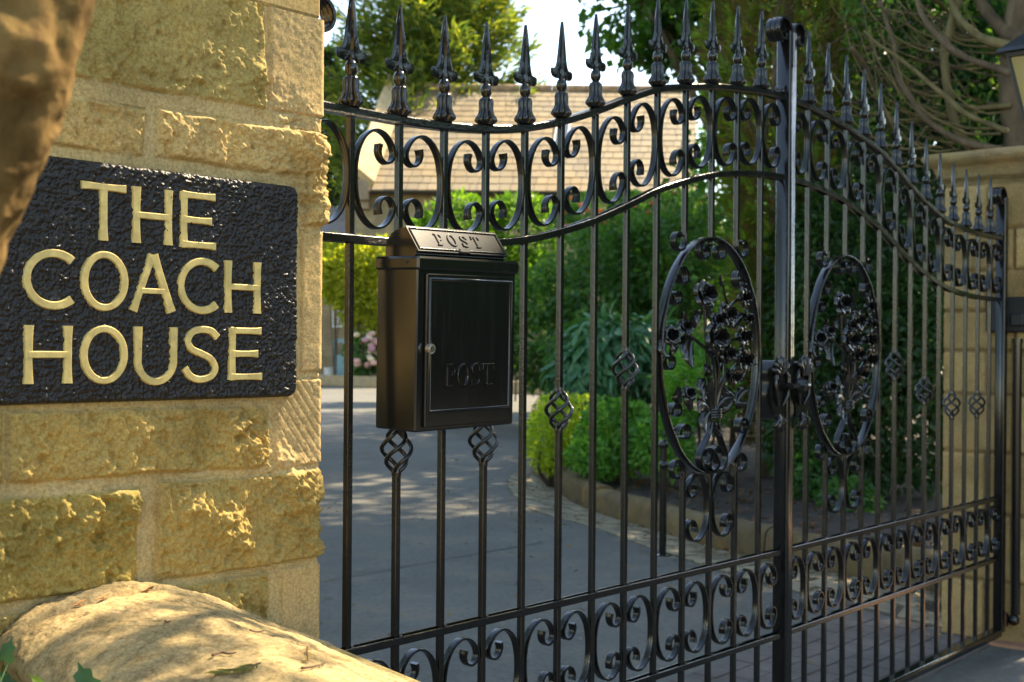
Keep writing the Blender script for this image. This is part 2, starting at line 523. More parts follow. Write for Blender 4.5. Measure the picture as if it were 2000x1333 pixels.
o = lit.build("leaf_litter", leaf_mat("dry_leaf", [(.07, .035, .015), (.16, .08, .03), (.10, .06, .03)], .15, .7)); o["kind"] = "stuff"
dl = MB(); dg_ = np.random.default_rng(19)
for k in range(1500):
    t_ = dg_.random(); i_ = int(t_ * (len(SO) - 1)); p = SO[i_] + (KB[int(t_ * (len(KB) - 1))] - SO[i_]) * (1.0 - dg_.exponential(.55)) if k % 3 else np.array([dg_.uniform(-1.6, 1.2), dg_.uniform(3.4, 14)])
    z_ = .016 if k % 3 else .008
    c = R3(p[0], p[1], z_ + dg_.uniform(0, .006)); a = dg_.normal(size=3) * R3(1, 1, .15); a = a / np.linalg.norm(a); w_ = np.cross(a, R3(0, 0, 1) + dg_.normal(size=3) * .25); w_ = w_ / np.linalg.norm(w_); l = dg_.uniform(.006, .024)
    dl.add([c - a * l, c + w_ * l * .38, c + a * l, c - w_ * l * .38 + R3(0, 0, .003)], [(0, 1, 2, 3)])
o = dl.build("fallen_debris", leaf_mat("drive_litter", [(.10, .055, .02), (.22, .13, .05), (.30, .22, .10), (.14, .085, .04), (.09, .10, .03)], .15, .7)); o["kind"] = "stuff"
# far edging wall
fw0, fw1 = at_ground(600, 752), at_ground(1110, 774)
fwl = np.linalg.norm(fw1 - fw0); fu = (fw1 - fw0) / fwl
b = MB(); b.box((fw0 + fw1) / 2 + R3(0, 0, .15), (fwl, .35, .30), [fu, R3(-fu[1], fu[0], 0), R3(0, 0, 1)], .03)
tag(b.build("edging_wall", STONE, attr=np.tile((.34, .26, .16, 1), (b.n, 1))), "low tan stone edging wall across the far end of the drive", "wall")

# ------------------------------------------------------------------ gate pillars
PF = Frame(tuple(GL.pt(-.0665, .15, 0)[:2]), 42.128)       # left pillar: origin at its front right corner
def pr(xl, xr, top, bot):
    ym = (top[1] + bot[1]) / 2
    return (PF.hit(xl, ym)[0], PF.hit(xr, ym)[0] , PF.hit(*bot)[1], PF.hit(*top)[1])
ZT = 1.93
BL = []          # s0,s1,z0,z1,kind,tint
def blk(xl, xr, top, bot, kind, tint): a_, b_, c_, d_ = pr(xl, xr, top, bot); BL.append([a_ - .0045, b_ + .0045, c_ - .0045, d_ + .0045, kind, tint])
TAN = (.47, .325, .130); TAN2 = (.50, .35, .145); OLV = (.35, .255, .075); SMO = (.48, .34, .160)
blk(-700, 512, (505, -380), (505, 211), 'mid', (.38, .285, .10))
blk(527, 640, (600, -380), (600, 226), 'smooth', SMO)
blk(-700, 275, (200, 203), (275, 302), 'mid', TAN)
blk(305, 640, (480, 244), (560, 340), 'rough', TAN2)
blk(594, 640, (610, 335), (610, 440), 'rough', TAN2)
blk(587, 640, (610, 457), (610, 722), 'smooth', SMO)
blk(17, 518, (518, 792), (518, 906), 'rough', (.39, .275, .092))
blk(-700, 3, (0, 810), (0, 945), 'rough', OLV)
blk(535, 640, (610, 742), (610, 902), 'smooth', SMO)
blk(-700, 262, (262, 956), (0, 1175), 'rough', (.33, .245, .07))
blk(304, 640, (622, 917), (622, 1084), 'rough', (.39, .275, .092))
blk(-700, 517, (518, 1117), (300, 1330), 'rough', (.36, .265, .09))
blk(547, 640, (622, 1102), (622, 1330), 'smooth', SMO)
zc = min(k[2] for k in BL) - .012
while zc > .05:
    zz = max(0.02, zc - .16); c = rng.uniform(-.5, -.25)
    BL.append([-1.5, c - .008, zz, zc, 'rough', OLV]); BL.append([c + .008, .1, zz, zc, 'rough', TAN]); zc = zz - .012
zc = max(k[3] for k in BL) + .012
if zc < ZT: BL.append([-1.5, .1, zc, ZT + .1, 'mid', TAN2])
SMIN = -1.05
def relief(Sg, Zg, P3, blocks, joint=(.49, .365, .175)):
    """height of the stone face and its tint"""
    w1 = fbm(P3 * 7, 3, 3) * .006; w2 = fbm(P3 * 7 + 40, 3, 8) * .006
    Sw, Zw = Sg + w1, Zg + w2
    mort = .0016 + .0016 * fbm(P3 * 60, 3, 91)
    H = mort.copy(); C = np.tile(R3(*joint), (len(Sg), 1)); best = np.full(len(Sg), -1.0)
    big = fbm(P3 * 9, 4, 14); med = fbm(P3 * R3(40, 40, 30), 4, 21, .65); fine = fbm(P3 * 120, 4, 55, .65)
    pits = -np.maximum(0, fbm(P3 * R3(80, 80, 62), 3, 133, .6) - .14) * .016; crk = fbm(P3 * 26, 3, 141)
    rid = 1 - np.abs(fbm(P3 * R3(16, 16, 12), 4, 77, .6)) * 2.2
    for s0_, s1_, z0_, z1_, kind, tint in blocks:
        m = (Sg > s0_ - .03) & (Sg < s1_ + .03) & (Zg > z0_ - .03) & (Zg < z1_ + .03)
        if not m.any(): continue
        d = np.minimum(np.minimum(Sw[m] - s0_, s1_ - Sw[m]), np.minimum(Zw[m] - z0_, z1_ - Zw[m]))
        if kind == 'smooth':
            e = np.clip(d / .004, 0, 1); h = .0036 + .0006 * fine[m]
        elif kind == 'mid':
            e = np.clip(d / .006, 0, 1); h = .0050 + .0034 * big[m] + .0040 * med[m] + .0044 * fine[m] + pits[m] * .9
        else:
            e = np.clip(d / .008, 0, 1); h = .0060 + .0070 * big[m] * np.clip((-Sg[m] + .004) / .03, .25, 1) + .0064 * med[m] + pits[m] + .0050 * np.maximum(0, rid[m]) * np.clip(.5 + big[m] * 2, 0, 1) + .0058 * fine[m]
        e = e * e * (3 - 2 * e)
        hh = H[m] * (1 - e) + (h + .002) * e
        hh = hh - .0045 * np.exp(-((d - .0015) / .0022) ** 2) * np.clip(.35 + crk[m] * 1.6, 0, 1)
        if kind == 'smooth': hh = hh - .0011 * np.clip(np.cos((Sg[m] * .8 + Zg[m] * .6) * 2 * math.pi / .0125) * 4 - 2.6, 0, 1) * (fine[m] > -.3) * ((Zg[m] - z0_) > (-(Sg[m] - s0_) * 1.5 + .06)) * (abs(z0_ - PF.hit(610, 902)[1]) < .02)
        H[m] = np.where(d > 0, hh, H[m])
        C[m] = C[m] * (1 - e[:, None]) + np.array(tint) * e[:, None]
    return H, C
def pillar_part(name, fr, face_s0, face_s1, z0, z1, depth, blocks, parent, loc, ds, dz, side=1, bumps=()):
    """face sheet that turns the corner and runs back along the inner side. side=+1: inner side at s1"""
    ns = int((face_s1 - face_s0) / ds) + 1; S = np.linspace(face_s0, face_s1, ns)
    nd = max(8, int(depth / (ds * 3))); D = np.linspace(0, depth, nd)[1:]
    Z = np.linspace(z0, z1, int((z1 - z0) / dz) + 1)
    s_all = np.r_[S, np.full(len(D), face_s1)]; q_all = np.r_[np.zeros(ns), -D]
    run = np.r_[S, face_s1 + D]
    nx = np.r_[np.zeros(ns), np.ones(len(D))]; nq = np.r_[np.ones(ns), np.zeros(len(D))]
    nx[ns - 1] = .7; nq[ns - 1] = .7
    RR, ZZ = np.meshgrid(run, Z, indexing='ij')
    SS, _ = np.meshgrid(s_all, Z, indexing='ij'); QQ, _ = np.meshgrid(q_all, Z, indexing='ij')
    P3 = np.stack([SS.ravel(), QQ.ravel(), ZZ.ravel()], 1)
    H, C = relief(RR.ravel(), ZZ.ravel(), P3, blocks)
    LF1 = fbm(P3 * 34, 3, 66, .7); LF2 = fbm(P3 * 95, 3, 67, .75)
    for (bs, bz, br, bh) in bumps:
        br = br * 1.35; d2 = ((RR.ravel() - bs) ** 2 + (ZZ.ravel() - bz) ** 2) / br ** 2
        g = np.exp(-d2 * 1.2)
        H = H + 1.25 * bh * g * np.clip((-RR.ravel() + .006) / .02, .15, 1) * (.55 + 1.0 * LF1 + .75 * LF2)
    NXg, _ = np.meshgrid(nx, Z, indexing='ij'); NQg, _ = np.meshgrid(nq, Z, indexing='ij')
    s = SS.ravel() + NXg.ravel() * H * side * 1.0; q = QQ.ravel() + NQg.ravel() * H
    Wp = fr.o + s[:, None] * fr.u + q[:, None] * fr.n; Wp[:, 2] = ZZ.ravel()
    b = MB().grid((Wp - loc).reshape(len(run), len(Z), 3))
    return b.build(name, STONE, parent, 180, flip=True, attr=np.concatenate([C, np.ones((len(C), 1))], 1))
lp = thing("gate_pillar", "tan sandstone gate pillar with rock faced blocks carrying the black house sign", "gate pillar", tuple(PF.pt(-.3, -.2, 0)))
loc = np.array(lp.location)
def bp(x, y, r, h): a = PF.hit(x, y); return (a[0], a[1], r, h)
LB = [bp(575, 275, .045, .012), bp(605, 300, .035, .012), bp(606, 370, .03, .010), bp(604, 415, .025, .010), bp(470, 835, .030, .013), bp(492, 880, .028, .013), bp(500, 165, .022, .014), bp(200, 985, .030, .012), bp(245, 1000, .02, .011), bp(85, 1000, .025, .012), bp(115, 1030, .018, .010),
      bp(375, 985, .026, .012), bp(420, 1025, .030, .013), bp(470, 1060, .022, .010), bp(555, 950, .040, .013), bp(600, 980, .030, .012), bp(580, 1040, .02, .010), bp(450, 1165, .022, .012), bp(190, 1090, .024, .012), bp(225, 1125, .02, .011), bp(160, 1045, .018, .009)]
pillar_part("face_stonework", PF, SMIN, 0, .42, 1.66, .41, BL, lp, loc, .0019, .0019, 1, LB)
E_ = [PF.u, -PF.n, R3(0, 0, 1)]
def plain(b, name, parent, m=STONE, col=(.38, .29, .16), **k):
    return b.build(name, m, parent, attr=np.tile((*col, 1), (b.n, 1)), **k)
plain(MB().box(PF.pt(-.53, -.208, .21) - loc, (1.05, .412, .42), E_, .01), "plinth", lp)
plain(MB().box(PF.pt(-.5325, -.215, 1.06) - loc, (1.05, .40, 1.9), E_), "core", lp)
plain(MB().box(PF.pt(-.53, -.205, 1.80) - loc, (1.06, .415, .28), E_, .006), "frieze", lp, col=TAN2)
cb = MB().box(PF.pt(-.53, -.205, 1.98) - loc, (1.24, .60, .08), E_, .02); cb.box(PF.pt(-.53, -.205, 2.045) - loc, (1.1, .48, .05), E_, .02)
plain(cb, "cap", lp, col=(.24, .19, .11))

# right pillar (its inner side is what shows)
PR = Frame(tuple(GR.pt(.0665, .15, 0)[:2]), 40.995)
rp = thing("gate_pillar", "ashlar stone gate pillar with weathered moulded cap and a lantern standing on it", "gate pillar", tuple(PR.pt(.3, -.2, 0)))
rl = np.array(rp.location)
# depth of the pillar from the pixel where its rear arris shows
def side_depth(x, y):
    r = ray(x, y); c = R3(0, 0, EYE); t = np.dot(PR.o - c, PR.u) / np.dot(r, PR.u); p = c + r * t
    return -np.dot(p - PR.o, PR.n), p[2]
DEP = side_depth(1846, 700)[0]
ZCAP = side_depth(1850, 366)[1]; ZCT = side_depth(1850, 304)[1]
RB = []
z = .0; k = 0
courses = [.0, .24, .50, .74, .97, 1.14, 1.30, 1.46, 1.62, 1.80]
courses = [c * ZCAP / 1.80 for c in courses]
for z0_, z1_ in zip(courses, courses[1:]):
    if k % 2 == 0: RB.append([-.02, DEP * .56, z0_ + .004, z1_ - .004, 'smooth', (.30, .205, .095)]); RB.append([DEP * .56 + .008, DEP + .05, z0_ + .004, z1_ - .004, 'smooth', (.43, .305, .145)])
    else: RB.append([-.02, DEP * .3, z0_ + .004, z1_ - .004, 'smooth', (.50, .355, .165)]); RB.append([DEP * .3 + .008, DEP + .05, z0_ + .004, z1_ - .004, 'smooth', (.36, .255, .12)])
    k += 1
nD = 90; nZ = 240
Dg, Zg = np.meshgrid(np.linspace(0, DEP, nD), np.linspace(0, ZCAP, nZ), indexing='ij')
P3 = np.stack([Dg.ravel() + 7, Dg.ravel() * 0, Zg.ravel()], 1)
H, C = relief(Dg.ravel(), Zg.ravel(), P3, RB, (.22, .15, .075))
H = H * 2.6 + .003 * fbm(P3 * 30, 3, 5)
Wp = PR.o - H[:, None] * PR.u - Dg.ravel()[:, None] * PR.n; Wp[:, 2] = Zg.ravel()
MB().grid((Wp - rl).reshape(nD, nZ, 3)).build("face_stonework", STONE, rp, 180, flip=True, attr=np.concatenate([C, np.ones((len(C), 1))], 1))
ER = [PR.u, -PR.n, R3(0, 0, 1)]
plain(MB().box(PR.pt(.27, -DEP / 2, ZCAP / 2) - rl, (.535, DEP - .004, ZCAP - .004), ER), "core", rp, col=TAN)
# moulded cap, overhanging, rough
oh = .075
cpf = [(.0, ZCAP - .005), (.006, ZCAP + .012), (.03, ZCAP + .03), (.045, ZCAP + .07), (oh - .01, ZCAP + .085), (oh, ZCAP + .10), (oh, ZCT - .015), (oh - .012, ZCT)]
cpf = resample(np.array(cpf), 40)
hx, hy = .27, DEP / 2
R = []
for o_, zz in cpf:
    n_ = 60; per = []
    for (ax, ay), (bx_, by_) in zip(((-1, -1), (1, -1), (1, 1), (-1, 1)), ((1, -1), (1, 1), (-1, 1), (-1, -1))):
        for t in np.linspace(0, 1, 60, endpoint=False):
            per.append(((ax + (bx_ - ax) * t) * (hx + o_), (ay + (by_ - ay) * t) * (hy + o_), zz))
    R.append(per)
R = np.array(R); c0 = PR.pt(.27, -DEP / 2, 0) - rl
fl = R.reshape(-1, 3)
rad = fl * R3(1, 1, 0); rad /= np.linalg.norm(rad, axis=1)[:, None] + 1e-9
flut = .006 * np.abs(np.sin((fl[:, :1] + fl[:, 1:2]) * 150)) * np.exp(-((fl[:, 2:3] - ZCAP - .05) / .022) ** 2)
fl = fl + rad * ((fbm(fl * 22, 4, 12) * .007 + fbm(fl * 90, 3, 13) * .003)[:, None] - flut)
fl = fl[:, :1] * PR.u + fl[:, 1:2] * -PR.n + fl[:, 2:] * R3(0, 0, 1) + c0
b = MB().rings(fl.reshape(len(cpf), -1, 3))
plain(b, "cap", rp, stone_mat("cap_stone", 1, .6), (.25, .19, .11), smooth=60)

# ------------------------------------------------------------------ low wall with rounded coping in front of the left pillar
arc_px = [(14, 1296), (0, 1283), (-7, 1264), (2, 1242), (34, 1208), (80, 1181), (160, 1152), (220, 1141), (270, 1137), (330, 1143), (400, 1161), (480, 1192), (560, 1222), (618, 1246), (648, 1264), (664, 1286), (668, 1318)]
arc = np.array([PF.hit(x, y, .012) for x, y in arc_px])
arc = resample(smooth_path(arc, 240), 260)
wd = R3(.60, -.80, 0)
bw = thing("boundary_wall", "low stone wall with weathered half round coping running up to the pillar", "wall", tuple(PF.pt(-.4, .3, 0)))
bl = np.array(bw.location)
Tn = np.linspace(0, .95, 330)
base = PF.o + arc[:, :1] * PF.u + .012 * PF.n; base = base.copy(); base[:, 2] = arc[:, 1]
cz = arc[:, 1].max(); cs = PF.hit(300, 1140)[0]; cpt = PF.pt(cs, .012, 0)
P = base[None] + Tn[:, None, None] * wd
seam = .5 * (1 + np.tanh((Tn - .035) / .004))
P[:, :, 2] += (-.002 - .006 * seam - .007 * np.exp(-((Tn - .04) / .006) ** 2) - .012 * Tn ** 2 * 6 * .6)[:, None] if True else 0
flt = P.reshape(-1, 3)
dn = fbm(flt * 11, 4, 41) * .008 + fbm(flt * 45, 4, 42, .6) * .0035 + fbm(flt * 150, 3, 43, .6) * .0018
pit = np.clip(fbm(flt * 34, 3, 47) - .40, 0, 1) * -.02 + np.clip(fbm(flt * R3(120, 120, 120), 3, 48, .6) - .30, 0, 1) * -.008
flt = flt + R3(0, 0, 1) * (dn + pit)[:, None]
zmin_ = arc[:, 1].min() - .02
und = np.linspace(arc[-1, 0], arc[0, 0], 14)
Ub = (PF.o + und[:, None] * PF.u + .012 * PF.n) * R3(1, 1, 0) + R3(0, 0, zmin_)
Ub = Ub[None] + Tn[:, None, None] * wd
b = MB().rings(np.concatenate([flt.reshape(len(Tn), len(arc), 3), Ub], 1) - bl)
COPM = stone_mat("coping_stone", 1, .15, .7)
b.build("coping", COPM, bw, 180, flip=False, attr=np.tile((.39, .295, .155, 1), (b.n, 1)))
half = []
w0, w1 = arc[4], arc[-3]
mid = PF.pt((w0[0] + w1[0]) / 2, .012, 0)
wn_ = R3(-wd[1], wd[0], 0)
wb = MB().box(mid + wd * .48 + R3(0, 0, (w0[1] - .06) / 2) - bl, (.93, .46, w0[1] - .06), [wd, wn_, R3(0, 0, 1)], .01)
plain(wb, "wall_body", bw, col=(.28, .23, .11))
#SECTION-BACKGROUND
# ------------------------------------------------------------------ wrought iron gate
Hh = EYE
KW = [.126 + .12 * k for k in range(13)]
WST = 1.694                       # centre of the meeting stile
_wk = np.array([0.0] + KW + [1.70])
_zt = np.array([.4275, .428, .429, .434, .445, .464, .495, .536, .582, .623, .647, .668, .682, .693, .697])
_zo = np.array([.233, .233, .233, .233, .234, .237, .241, .247, .249, .243, .233, .2255, .2225, .222, .222])
def cub(xs, ys):
    P = smooth_path(np.stack([xs, ys], 1), 500)
    return P
_T = cub(_wk, _zt); _B = cub(_wk, _zt - _zo)
ztop = lambda w: np.interp(w, _T[:, 0], _T[:, 1]) + Hh
zlow = lambda w: np.interp(w, _B[:, 0], _B[:, 1]) + Hh
ZR1, ZR2, ZBOT = Hh - .5607, Hh - .7905, Hh - 1.073
BASK = {1: -.197, 3: -.193, 5: -.137, 7: -.049}
OVW, OVZ, OVA, OVB = KW[10], Hh - .018, .226, .300
SQ = lambda a, b, v=.0014: [(-a + v, -b), (a - v, -b), (a, -b + v), (a, b - v), (a - v, b), (-a + v, b), (-a, b - v), (-a, -b + v)]
def bar_sec(half=.0066): return SQ(half, half)
def strip_sec(w=.0172, t=.0048):
    a = w / 2; h = t / 2
    up = [(h * .75, -a), (h, -a * .82), (h, -a * .42), (h * .45, -a * .33), (h, -a * .24), (h, a * .24), (h * .45, a * .33), (h, a * .42), (h, a * .82), (h * .75, a)]
    return up + [(-x, y) for x, y in up[::-1]]
STRIP = strip_sec()
CTOP = [(0, 0), (.012, .13), (.085, .29), (.25, .425), (.50, .5), (.75, .475), (.93, .385), (1.0, .285), (.935, .205), (.79, .175), (.655, .215), (.60, .285), (.625, .36)]
CPATH = np.array([(x, -y) for x, y in CTOP[:0:-1]] + CTOP)
def c_scroll(w0, zc, wid, hei, sgn, y0=0.0, shear=0.0, sec=STRIP):
    P = smooth_path(CPATH * R3(wid, hei)[:2], 96)
    n_ = len(P); sc = np.ones((n_, 2)); e = np.minimum(np.arange(n_), np.arange(n_)[::-1])
    k = np.clip(1 - e / 7, 0, 1); sc[:, 0] = 1 + k * .9; sc[:, 1] = 1 + k * .10
    Q = np.stack([w0 + sgn * P[:, 0], zc + P[:, 1] + shear * sgn * P[:, 0]], 1)
    return MB().sweep(Q, sec, y0, sc)
def curl(Q, y0=0.0, w=.017, t=.0052, fish=1.0):
    Q = np.asarray(Q); n_ = len(Q); sc = np.ones((n_, 2)); k = np.clip(1 - np.arange(n_)[::-1] / (n_ * .16), 0, 1); sc[:, 0] = 1 + fish * k
    return MB().sweep(Q, strip_sec(w, t), y0, sc)
def flute(z, a):
    return 1 + (.30 * np.abs(np.cos(a * 4)) - .20) * np.interp(z, [.0, .004, .012, .05, .056], [.5, 1, 1, .9, 0])
FPROF = [(.0005, -.004), (.0165, -.003), (.0185, 0), (.0222, .003), (.0232, .007), (.0212, .012), (.0172, .018), (.0150, .025), (.0146, .034), (.0154, .043), (.0138, .050), (.0098, .0535), (.0078, .055),
         (.0086, .0565), (.0112, .060), (.0127, .0645), (.0130, .0685), (.0122, .0735), (.0098, .0785), (.0072, .081), (.0066, .0835), (.0082, .0855), (.0070, .088), (.0004, .089)]
SPEAR = [(.0045, .085), (.007, .0925), (.0125, .0905), (.018, .086), (.0265, .0808), (.0340, .0835), (.0385, .0905), (.0385, .0985), (.0345, .1020), (.0315, .0990), (.0270, .1000), (.0222, .107), (.0185, .117), (.0163, .132), (.0122, .158), (.0078, .182), (.0030, .202), (.0012, .2075)]
def spear_mb(w, z):
    b = MB(); n_ = len(SPEAR); V = []
    for (x, zz) in SPEAR:
        x = x * .98
        th = .0013 if x > .024 else .0026
        rg = .0062 * min(1, max(.3, (.21 - zz) / .05)) if zz < .2 else .0018
        V.append([(-x, 0, zz), (-x * .72, -th - .0006, zz), (-x * .16, -th * .7, zz), (0, -rg, zz), (x * .16, -th * .7, zz), (x * .72, -th - .0006, zz), (x, 0, zz),
                  (x * .72, th + .0006, zz), (x * .16, th * .7, zz), (0, rg, zz), (-x * .16, th * .7, zz), (-x * .72, th + .0006, zz)])
    b.rings(np.array(V) + R3(w, 0, z)); return b
def basket_mb(w, z):
    b = MB(); t = np.linspace(0, 1, 30)
    for k in range(4):
        a = k * math.pi / 2 + t * math.radians(215) + .4
        r = .0048 + .0235 * np.sin(np.pi * np.clip(t, 0, 1)) ** .85
        P = np.stack([w + r * np.cos(a), r * np.sin(a), z + (t - .5) * .084], 1)
        b.tube(P, .0042, 8)
    for s in (-1, 1):
        b.lathe([(.0008, -.009), (.0092, -.008), (.0098, 0), (.0088, .007), (.0008, .009)], (w, 0, z + s * .043), 12)
    return b
def vbar(w, z0, z1, half=.0066):
    return MB().rings([[(w + x, y, z) for x, y in bar_sec(half)] for z in (z0, z1)])
def petal(b, c, ax, ay, az, r, ang, wid, lift, curl_, n_=7):
    """a cupped petal: from the centre outwards, width wid (radians)"""
    P = np.zeros((n_, n_, 3))
    for i, u in enumerate(np.linspace(0.12, 1, n_)):
        for j, v in enumerate(np.linspace(-1, 1, n_)):
            a = ang + v * wid * (1 - .25 * u * u) ; rr = r * u * (1 - .12 * v * v)
            h = lift * (u ** 1.5) - curl_ * max(0, u - .7) ** 2 * 8 + .10 * r * (1 - v * v) * u
            P[i, j] = c + (math.cos(a) * ax + math.sin(a) * ay) * rr + az * h
    b.grid(P); b.grid((P - az * .0022)[:, ::-1])
def rose_mb(c, r, tilt=(0, 0)):
    az = R3(tilt[0], -1, tilt[1]); az /= np.linalg.norm(az)
    ax = np.cross(R3(0, 0, 1), az); ax /= np.linalg.norm(ax); ay = np.cross(az, ax)
    b = MB(); c = np.asarray(c, float); o = rng.uniform(0, 6)
    for k in range(5): petal(b, c, ax, ay, az, r * 1.08, o + k * 1.257, .72, r * .30, r * .42)
    for k in range(5): petal(b, c + az * r * .12, ax, ay, az, r * .80, o + .6 + k * 1.257, .74, r * .52, r * .30)
    for k in range(4): petal(b, c + az * r * .22, ax, ay, az, r * .50, o + .2 + k * 1.571, .85, r * .62, r * .03)
    for k in range(3): petal(b, c + az * r * .34, ax, ay, az, r * .26, o + k * 2.094, 1.1, r * .62, 0)
    b.sphere(c - az * r * .12, r * .34, 10, 6)
    return b
def leaf_iron(b, p0, d, ln, wd_, bend=.5, out=.3, n_=9, lobes=3):
    """acanthus-like iron leaf starting at p0 in direction d (x,z), bending"""
    d = np.asarray(d, float); d /= np.linalg.norm(d); ang = math.atan2(d[1], d[0])
    p = np.array(p0, float); P = np.zeros((n_, 7, 3))
    for i, u in enumerate(np.linspace(0, 1, n_)):
        a = ang + bend * u * u * 2
        dirv = R3(math.cos(a), -out * u, math.sin(a)); nrm = R3(-math.sin(a), 0, math.cos(a))
        if i: p = p + dirv * ln / (n_ - 1)
        ww = wd_ * (math.sin(math.pi * min(1, .12 + u * .88)) ** .7) * (1 + .22 * math.cos(u * lobes * 2 * math.pi))
        for j, v in enumerate(np.linspace(-1, 1, 7)):
            P[i, j] = p + nrm * v * ww * .5 + R3(0, 1, 0) * (.22 * ww * (v * v) - .10 * ww * math.cos(v * 9) * .5)
    b.grid(P); b.grid((P + R3(0, .0022, 0))[:, ::-1])
    return b

def build_leaf(fr, mir, label, first_seed):
    """mir=+1 left leaf (w runs along +u), -1 right leaf"""
    S = 1.0 if mir > 0 else -1.0
    root = thing("gate_leaf", label, "gate leaf", (fr.o[0], fr.o[1], 0), fr.rot, "two leaves of the iron driveway gate")
    flip = S < 0
    def put(b, name, parent=None, smooth=40, m=IRON):
        b.v = [v * R3(S, 1, 1) for v in b.v]
        return b.build(name, m, parent or root, smooth, flip)
    # stiles
    put(MB().box((0, 0, (ZBOT + Hh + .585) / 2), (.034, .036, Hh + .585 - ZBOT), None, .002), "hinge_stile")
    hs = np.concatenate([[(0, Hh + .50), (0, Hh + .56)], spiral(.042, Hh + .583, .042, .019, 180, -150, 44)])
    put(curl(hs, 0, .038, .008, .9), "stile_scroll")
    put(MB().box((WST, 0, (ZBOT + Hh + .88) / 2), (.026 if S > 0 else .032, .042, Hh + .88 - ZBOT), None, .002), "meeting_stile")
    ms = np.concatenate([[(WST, Hh + .78), (WST, Hh + .85)], spiral(WST - .040, Hh + .875, .040, .019, 0, 330, 44)])
    put(curl(ms, 0, .044, .010, .9), "stile_scroll")
    for wc, s_ in ((.028, 1), (WST - .026, -1)):
        fb = MB().box((wc, 0, ztop(wc) + .014), (.020, .030, .010), None, .003)
        fb.tube([(wc, -.016, ztop(wc) + .022), (wc, .016, ztop(wc) + .022)], .008, 10)
        put(fb, "scroll_foot")
    # rails
    ww = np.linspace(.015, WST - .014, 140)
    put(MB().sweep(np.stack([ww, ztop(ww)], 1), SQ(.0085, .0125, .003)), "top_rail", None, 35)
    lows = MB()
    def flats(zf, name):
        for y in (-.0094, .0094):
            put(MB().sweep(np.stack([ww, zf(ww)], 1), SQ(.0075, .0026, .0012), y), name, None, 35)
    flats(zlow, "lower_curved_rail")
    flats(lambda w: ZR1 + 0 * w, "scroll_rail"); flats(lambda w: ZR2 + 0 * w, "scroll_rail")
    put(MB().box((WST / 2, 0, ZBOT), (WST - .03, .036, .030), None, .003), "bottom_rail")
    wd_ = MB()
    for k in range(13):
        for zf in (zlow(KW[k]), ZR1, ZR2):
            if k in (9, 10, 11) and False: continue
            for y in (-.0094, .0094):
                wd_.sphere((KW[k] + .007, y * .8, zf + .0085), .0042, 8, 5, (1.3, .9, .7))
    o = put(wd_, "weld_beads", None, 180)
    o["kind"] = "stuff"
    # bars
    for k in range(13):
        w = KW[k]; za, zb = ZBOT, ztop(w)
        if k in BASK:
            zc_ = Hh + BASK[k]
            lo = put(vbar(w, za, zc_ - .046), "bar"); put(vbar(w, zc_ + .046, zb), "bar")
            put(basket_mb(w, zc_), "twisted_basket", lo, 60)
        elif k == 10:
            put(vbar(w, OVZ + OVB, zb), "bar"); put(vbar(w, za, OVZ - OVB), "bar")
        elif k in (9, 11):
            s_ = -1 if k == 9 else 1
            dz = OVB * math.sqrt(1 - (.12 / OVA) ** 2)
            for up in (1, -1):
                zs = OVZ + up * (dz + .030)
                put(vbar(w, zs + up * .004, zb) if up > 0 else vbar(w, za, zs + up * .004), "bar")
                Q = np.concatenate([[(w, zs + up * .02), (w, zs + up * .010)], [(w + s_ * .027 * (1 - math.cos(a)) * 1.0, zs - up * .027 * math.sin(a)) for a in np.linspace(0, math.radians(300), 34)]])
                Q[2:, 0] = w + s_ * (.028 - np.linspace(.028, .016, 34) * np.cos(np.linspace(0, math.radians(310), 34)))
                Q[2:, 1] = zs - up * np.linspace(.028, .016, 34) * np.sin(np.linspace(0, math.radians(310), 34))
                put(curl(Q, 0, .017, .0065), "bar_end_scroll", None, 50)
        else:
            put(vbar(w, za, zb), "bar")
        # finial above the top rail
        f = put(MB().lathe([(r_ * .93, z_) for r_, z_ in FPROF], (w, 0, zb + .0115), 64, flute), "finial", None, 50)
        put(spear_mb(w, zb + .0115), "spearhead", f, 40)
    # C scrolls in the two bands
    for k in range(0, 13, 2):
        for s_ in (-1, 1):
            w = KW[k]; wm = w + s_ * .06
            if k == 12 and s_ > 0: wm = w + .035
            wid = .095 if not (k == 12 and s_ > 0) else .080
            sl = (ztop(w + s_ * .05) - ztop(w)) / (.05 * s_)
            zt_, zb_ = ztop(wm) - .0085, zlow(wm) + .0075
            put(c_scroll(w + s_ * .0092, (zt_ + zb_) / 2 - sl * s_ * .045, wid, (zt_ - zb_) * .84, s_, 0, sl * .75), "c_scroll", None, 50)
            put(c_scroll(w + s_ * .0092, (ZR1 + ZR2) / 2, wid, .175, s_), "c_scroll", None, 50)
    # oval frame with hammered edge
    a = np.linspace(0, 2 * math.pi, 120, endpoint=False)
    ov = np.stack([OVW + OVA * np.cos(a), OVZ + OVB * np.sin(a)], 1)
    sc = np.ones((120, 2)); sc[:, 1] = 1 + .10 * vnoise(np.stack([a * 9, a * 0, a * 0], 1), 4)
    oval = put(MB().sweep(ov, SQ(.0025, .0130, .0011), 0, sc, closed=True, cap=False), "oval_frame", None, 50)
    # scroll pair hanging under the oval
    for s_ in (-1, 1):
        put(c_scroll(OVW + s_ * .0105, Hh - .402, .092, .165, s_), "c_scroll", None, 50)
    # everything inside the oval, the same way round in both leaves; x is towards the right for a viewer in the road
    def X(px_, py_, q=0.0):
        s_, z = GL.hit(px_, py_, q); return ((s_ - OVW) + OVW * S, -q, z)
    def loc(x, y, z): return R3(x, y, z)
    def put2(b, name, parent=None, smooth=50): return b.build(name, IRON, parent or root, smooth)
    ox = OVW * S
